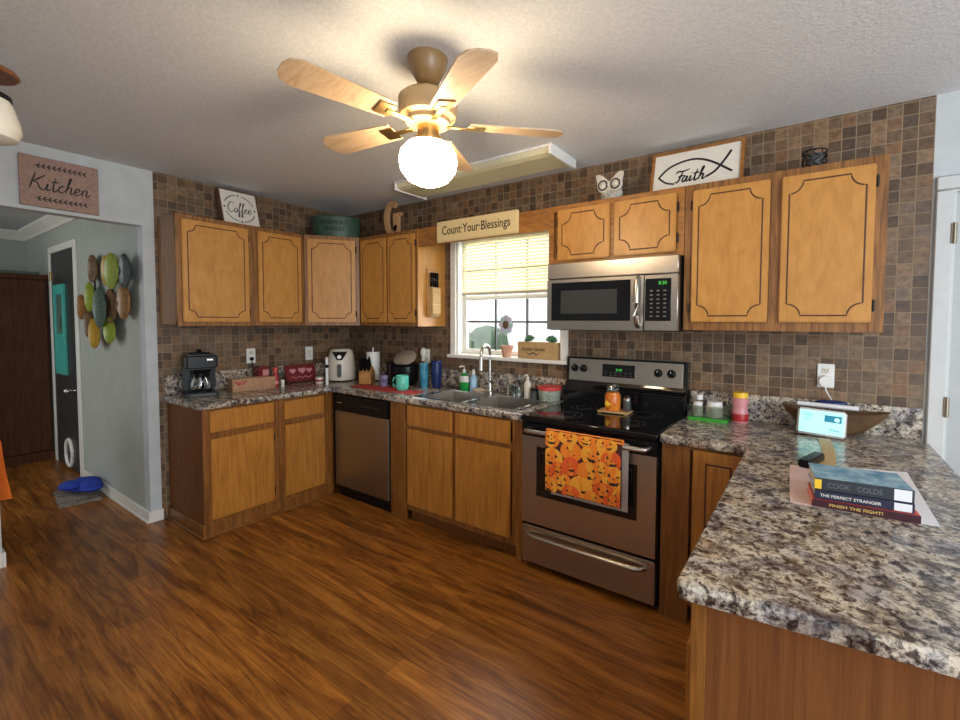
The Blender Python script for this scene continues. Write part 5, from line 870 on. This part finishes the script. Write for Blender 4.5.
part(sc_, 'lettering', text_mb('Today\nOct', 0.045, 0.040, Matrix.Translation((-0.058, -0.0190, 0.086)) @ FRONT), 'tealink'); part(sc_, 'caption', text_mb('Five', 0.038, 0.016, Matrix.Translation((0.055, -0.0190, 0.034)) @ FRONT, shear=0.2), 'screenpic')
T = thing('paper_roll', 'pinkish white rolled paper lying across the dough bowl', 'paper', (4.01, -0.135, CT+0.1405), -0.10); part(T, 'roll', MB().cyl((-0.125, 0, 0), (0.125, 0, 0), 0.011, n=14), 'paper')
solo('blue_pouch', MB().sphere((0, 0, 0), 0.06, 0, 18, (1.05, 0.45, 0.32)).sphere((0.03, 0.0, 0.004), 0.04, 0, 14, (1.2, 0.5, 0.35)), 'navy', 'navy blue fabric pouch on the dough bowl behind the display', 'pouch', (4.02, -0.085, CT+0.146))
P = [(3.998+0.012*math.sin(i/14*PI*0.9), -0.275-0.47*i/14) for i in range(15)]
mb = MB(); V = []; 
for x, y in P: V += [(x-0.024, y, CT+0.0005), (x+0.024, y, CT+0.0005), (x+0.024, y, CT+0.004), (x-0.024, y, CT+0.004)]
Fc = [(4*i+k, 4*i+(k+1) % 4, 4*i+4+(k+1) % 4, 4*i+4+k) for i in range(14) for k in range(4)]+[(0, 1, 2, 3), (56, 57, 58, 59)]
t_ = mb.quads([(x-3.998, y+0.5, z-CT) for x, y, z in V], Fc, smooth=False); bmesh.ops.recalc_face_normals(mb.bm, faces=mb.bm.faces[:])
solo('tan_strap', mb, 'woodtan', 'tan strap lying on the peninsula between the display and the books', 'strap', (3.998, -0.5, CT))
solo('black_case', MB().box((-0.020, -0.085, 0), (0.020, 0.085, 0.030), 0, 0.004, 2), 'black', 'small black case beside the end of the tan strap', 'case', (3.950, -0.755, CT+0.0026), -0.30)
# magazine sheets and books
def sheet_prism(pts, loc): 
    cx = sum(p[0] for p in pts)/len(pts); cy = sum(p[1] for p in pts)/len(pts); return [(x-cx, y-cy) for x, y in pts], (cx, cy, loc)
p_, l_ = sheet_prism([(3.880, -0.820), (3.896, -1.242), (4.07, -1.222), (4.06, -0.750)], CT+0.0003); solo('magazine', MB().prism(p_, 0.002), 'pinkpaper', 'pinkish printed magazine under the left side of the books', 'magazine', l_)
p_, l_ = sheet_prism([(4.072, -0.730), (4.076, -1.222), (4.243, -1.200), (4.245, -0.669)], CT+0.0003); solo('paper_sheet', MB().prism(p_, 0.0015), 'paper', 'white paper sheet under the right side of the books', 'paper', l_)
def book(label, loc, rz, w, d, h, cover, spine, txt, ink, tw, th, tx=0.0, sticker=None, hard=False):
    T = thing('book', label, 'book', loc, rz, 'stacked library books')
    part(T, 'cover', MB().box((-w/2, -d/2, 0), (w/2, d/2, 0.002), 0, 0.0008).box((-w/2, -d/2, h-0.002), (w/2, d/2, h), 0, 0.0008), cover)
    part(T, 'spine', MB().box((-w/2, -d/2-0.001, 0.0), (w/2, -d/2+0.003, h), 0, 0.001), spine); part(T, 'pages', MB().box((-w/2+0.003, -d/2+0.003, 0.002), (w/2-0.003, d/2-0.003, h-0.002)), 'pages')
    part(T, 'title', text_mb(txt, tw, th, Matrix.Translation((tx, -d/2-0.0014, h/2)) @ FRONT, depth=0.0006, bold=0.01), ink)
    if sticker: part(T, 'spine_label', MB().box((w/2-0.045, -d/2-0.0016, 0.002), (w/2-0.006, -d/2-0.0006, h-0.002)), sticker, 'pale library sticker')
    return T
zz = CT+0.0025
book('red paperback with gold title, bottom of the three book stack', (4.070, -1.150, zz), 0.09, 0.250, 0.155, 0.022, 'bookred', 'bookdark', 'FINISH THE FIGHT!', 'gold', 0.125, 0.009, -0.02); zz += 0.0225
book('dark blue novel titled The Perfect Stranger, middle of the book stack', (4.066, -1.145, zz), 0.10, 0.232, 0.150, 0.026, 'bookgrey', 'bookgrey', 'THE PERFECT STRANGER', 'signwhite', 0.145, 0.0085, -0.03, 'paper'); zz += 0.0265
T = book('thick blue hardback with charcoal spine on top of the book stack', (4.064, -1.135, zz), 0.12, 0.232, 0.160, 0.036, 'bookblue', 'bookspine', 'COOK   COLDS', 'spineink', 0.13, 0.015, -0.02, 'paper')
part(T, 'corner_sticker', MB().box((-0.117, -0.082, 0.004), (-0.100, -0.0812, 0.032)), 'yellow', 'yellow spine sticker')

# ------------------------------------------------------------------ hall
T = thing('wardrobe', 'tall dark brown wardrobe at the end of the hall', 'wardrobe', (-2.68, -2.19, 0), PI/2)
part(T, 'body', MB().box((-0.50, 0.02, 0.0), (0.50, 0.55, 1.90)), 'darkwood'); part(T, 'cornice', MB().box((-0.515, -0.02, 1.88), (0.515, 0.56, 1.925), 0, 0.01, 2), 'darkwood'); part(T, 'plinth', MB().box((-0.51, -0.015, 0), (0.51, 0.55, 0.09), 0, 0.006, 2), 'darkwood')
for s in (-1, 1): 
    dd = part(T, 'door', MB().box((min(0, s*0.49)+0.003, 0, 0.10), (max(0, s*0.49)-0.003, 0.02, 1.87), 0, 0.004), 'darkwood'); part(dd, 'knob', MB().sphere((s*0.04, -0.012, 0.95), 0.012), 'brass')
solo('flat_case', MB().box((-0.16, -0.10, 0), (0.16, 0.10, 0.03), 0, 0.004), 'bucket', 'flat green case lying on top of the dark wardrobe', 'case', (-2.80, -1.90, 1.925), PI/2)
T = thing('wall_hanging', 'tall teal framed picture hung on the black hall door', 'picture', (-2.19, JY-0.0125, 0.93))
part(T, 'frame', MB().box((-0.19, -0.022, 0), (-0.13, 0, 0.88), 0, 0.003).box((0.13, -0.022, 0), (0.19, 0, 0.88), 0, 0.003).box((-0.13, -0.022, 0), (0.13, 0, 0.12), 0, 0.003).box((-0.13, -0.022, 0.78), (0.13, 0, 0.88), 0, 0.003).box((-0.13, -0.022, 0.35), (0.13, 0, 0.40), 0, 0.003), 'tealframe')
part(T, 'print', MB().box((-0.13, -0.010, 0.40), (0.13, -0.002, 0.78)).box((-0.13, -0.010, 0.12), (0.13, -0.002, 0.35), 1), ['picture', 'tealframe'])
# plate wall art: each oval is a part of one sculpture
T = thing('plate_wall_art', 'wall sculpture of overlapping oval plates on the hall wall', 'wall art', (-0.70, JY, 1.30))
for (x, z, rx, rz, m, k) in ((-0.99, 1.885, .125, .115, 'decor_brown', 2), (-0.61, 1.850, .11, .115, 'decor_yellow', 3), (-0.42, 1.830, .15, .135, 'decor_green', 5), (-0.17, 1.815, .11, .125, 'decor_dark', 4), (-0.99, 1.654, .125, .12, 'decor_green', 5), (-1.38, 1.578, .125, .11, 'decor_rust', 1), (-0.70, 1.560, .155, .155, 'decor_teal', 6), (-0.50, 1.570, .135, .13, 'decor_brown', 4), (-0.24, 1.60, .13, .13, 'decor_rust', 3), (-1.19, 1.435, .12, .12, 'decor_brown', 1), (-0.90, 1.355, .14, .12, 'decor_yellow', 5), (-0.55, 1.385, .13, .10, 'decor_green', 4)):
    part(T, 'plate', MB().lathe([(0, 0.004), (0.6, 0.006), (0.9, 0.016), (1.0, 0.022), (1.0, 0.014), (0.9, 0.006), (0.6, 0.0), (0, -0.002)], n=28, mat=Matrix.Translation((x+0.70, -0.012-k*0.008, z-1.30)) @ Matrix.Diagonal((rx, 1, rz, 1)) @ FRONT), m)
part(T, 'back_rods', MB().tube([(-0.70, -0.008, 0.3), (0.30, -0.008, 0.3)], 0.006, 6).tube([(-0.4, -0.008, 0.0), (-0.4, -0.008, 0.55)], 0.006, 6).tube([(0.05, -0.008, 0.05), (0.05, -0.008, 0.6)], 0.006, 6), 'iron')
# pet mat with a blue cloth
solo('floor_mat', MB().box((-0.24, -0.13, 0), (0.24, 0.13, 0.018), 0, 0.008, 2), 'mat', 'beige pet mat on the hall floor by the doorway', 'mat', (-1.09, -1.835, 0), -0.12)
mb = MB(); rnd = random.Random(4)
for k in range(16): mb.sphere((rnd.uniform(-0.17, 0.16), rnd.uniform(-0.06, 0.07), rnd.uniform(0.012, 0.055)), rnd.uniform(0.04, 0.085), 0, 12, (1.2, 1, rnd.uniform(0.35, 0.6)))
solo('blue_towel', mb, 'blue', 'crumpled bright blue cloth lying on the beige pet mat', 'cloth', (-1.10, -1.815, 0.042), -0.1)
# cloth covered stand at the left edge
T = thing('side_table', 'small thin legged table at the left edge of the doorway', 'table', (-0.55, -2.60, 0))
part(T, 'tabletop', MB().box((-0.24, -0.24, 0.70), (0.24, 0.24, 0.72), 0, 0.003), 'darkwood')
for sx in (-1, 1):
    for sy in (-1, 1): part(T, 'leg', MB().cyl((sx*0.20, sy*0.20, 0), (sx*0.20, sy*0.20, 0.70), 0.012, 0.016, 10), 'darkwood')
mb = MB(); n = 48; V = []
def hem(i, s, z): 
    a = 2*PI*i/n; c, s_ = math.cos(a), math.sin(a); k = 1/max(abs(c), abs(s_)); f = 1+0.06*math.sin(9*a); return (0.25*c*k*s*(f if s > 1.001 else 1), 0.25*s_*k*s*(f if s > 1.001 else 1), z)
for s, z in ((0.02, 0.7215), (1.0, 0.7215), (1.01, 0.70), (1.06, 0.50), (1.14, 0.33)): V += [hem(i, s, z) for i in range(n)]
mb.quads(V, [(k*n+i, k*n+(i+1) % n, (k+1)*n+(i+1) % n, (k+1)*n+i) for k in range(4) for i in range(n)]+[tuple(range(n))])
solo('tablecloth', mb, 'orangecloth', 'orange tablecloth hanging at the left edge of the doorway', 'tablecloth', (-0.55, -2.60, 0.0))
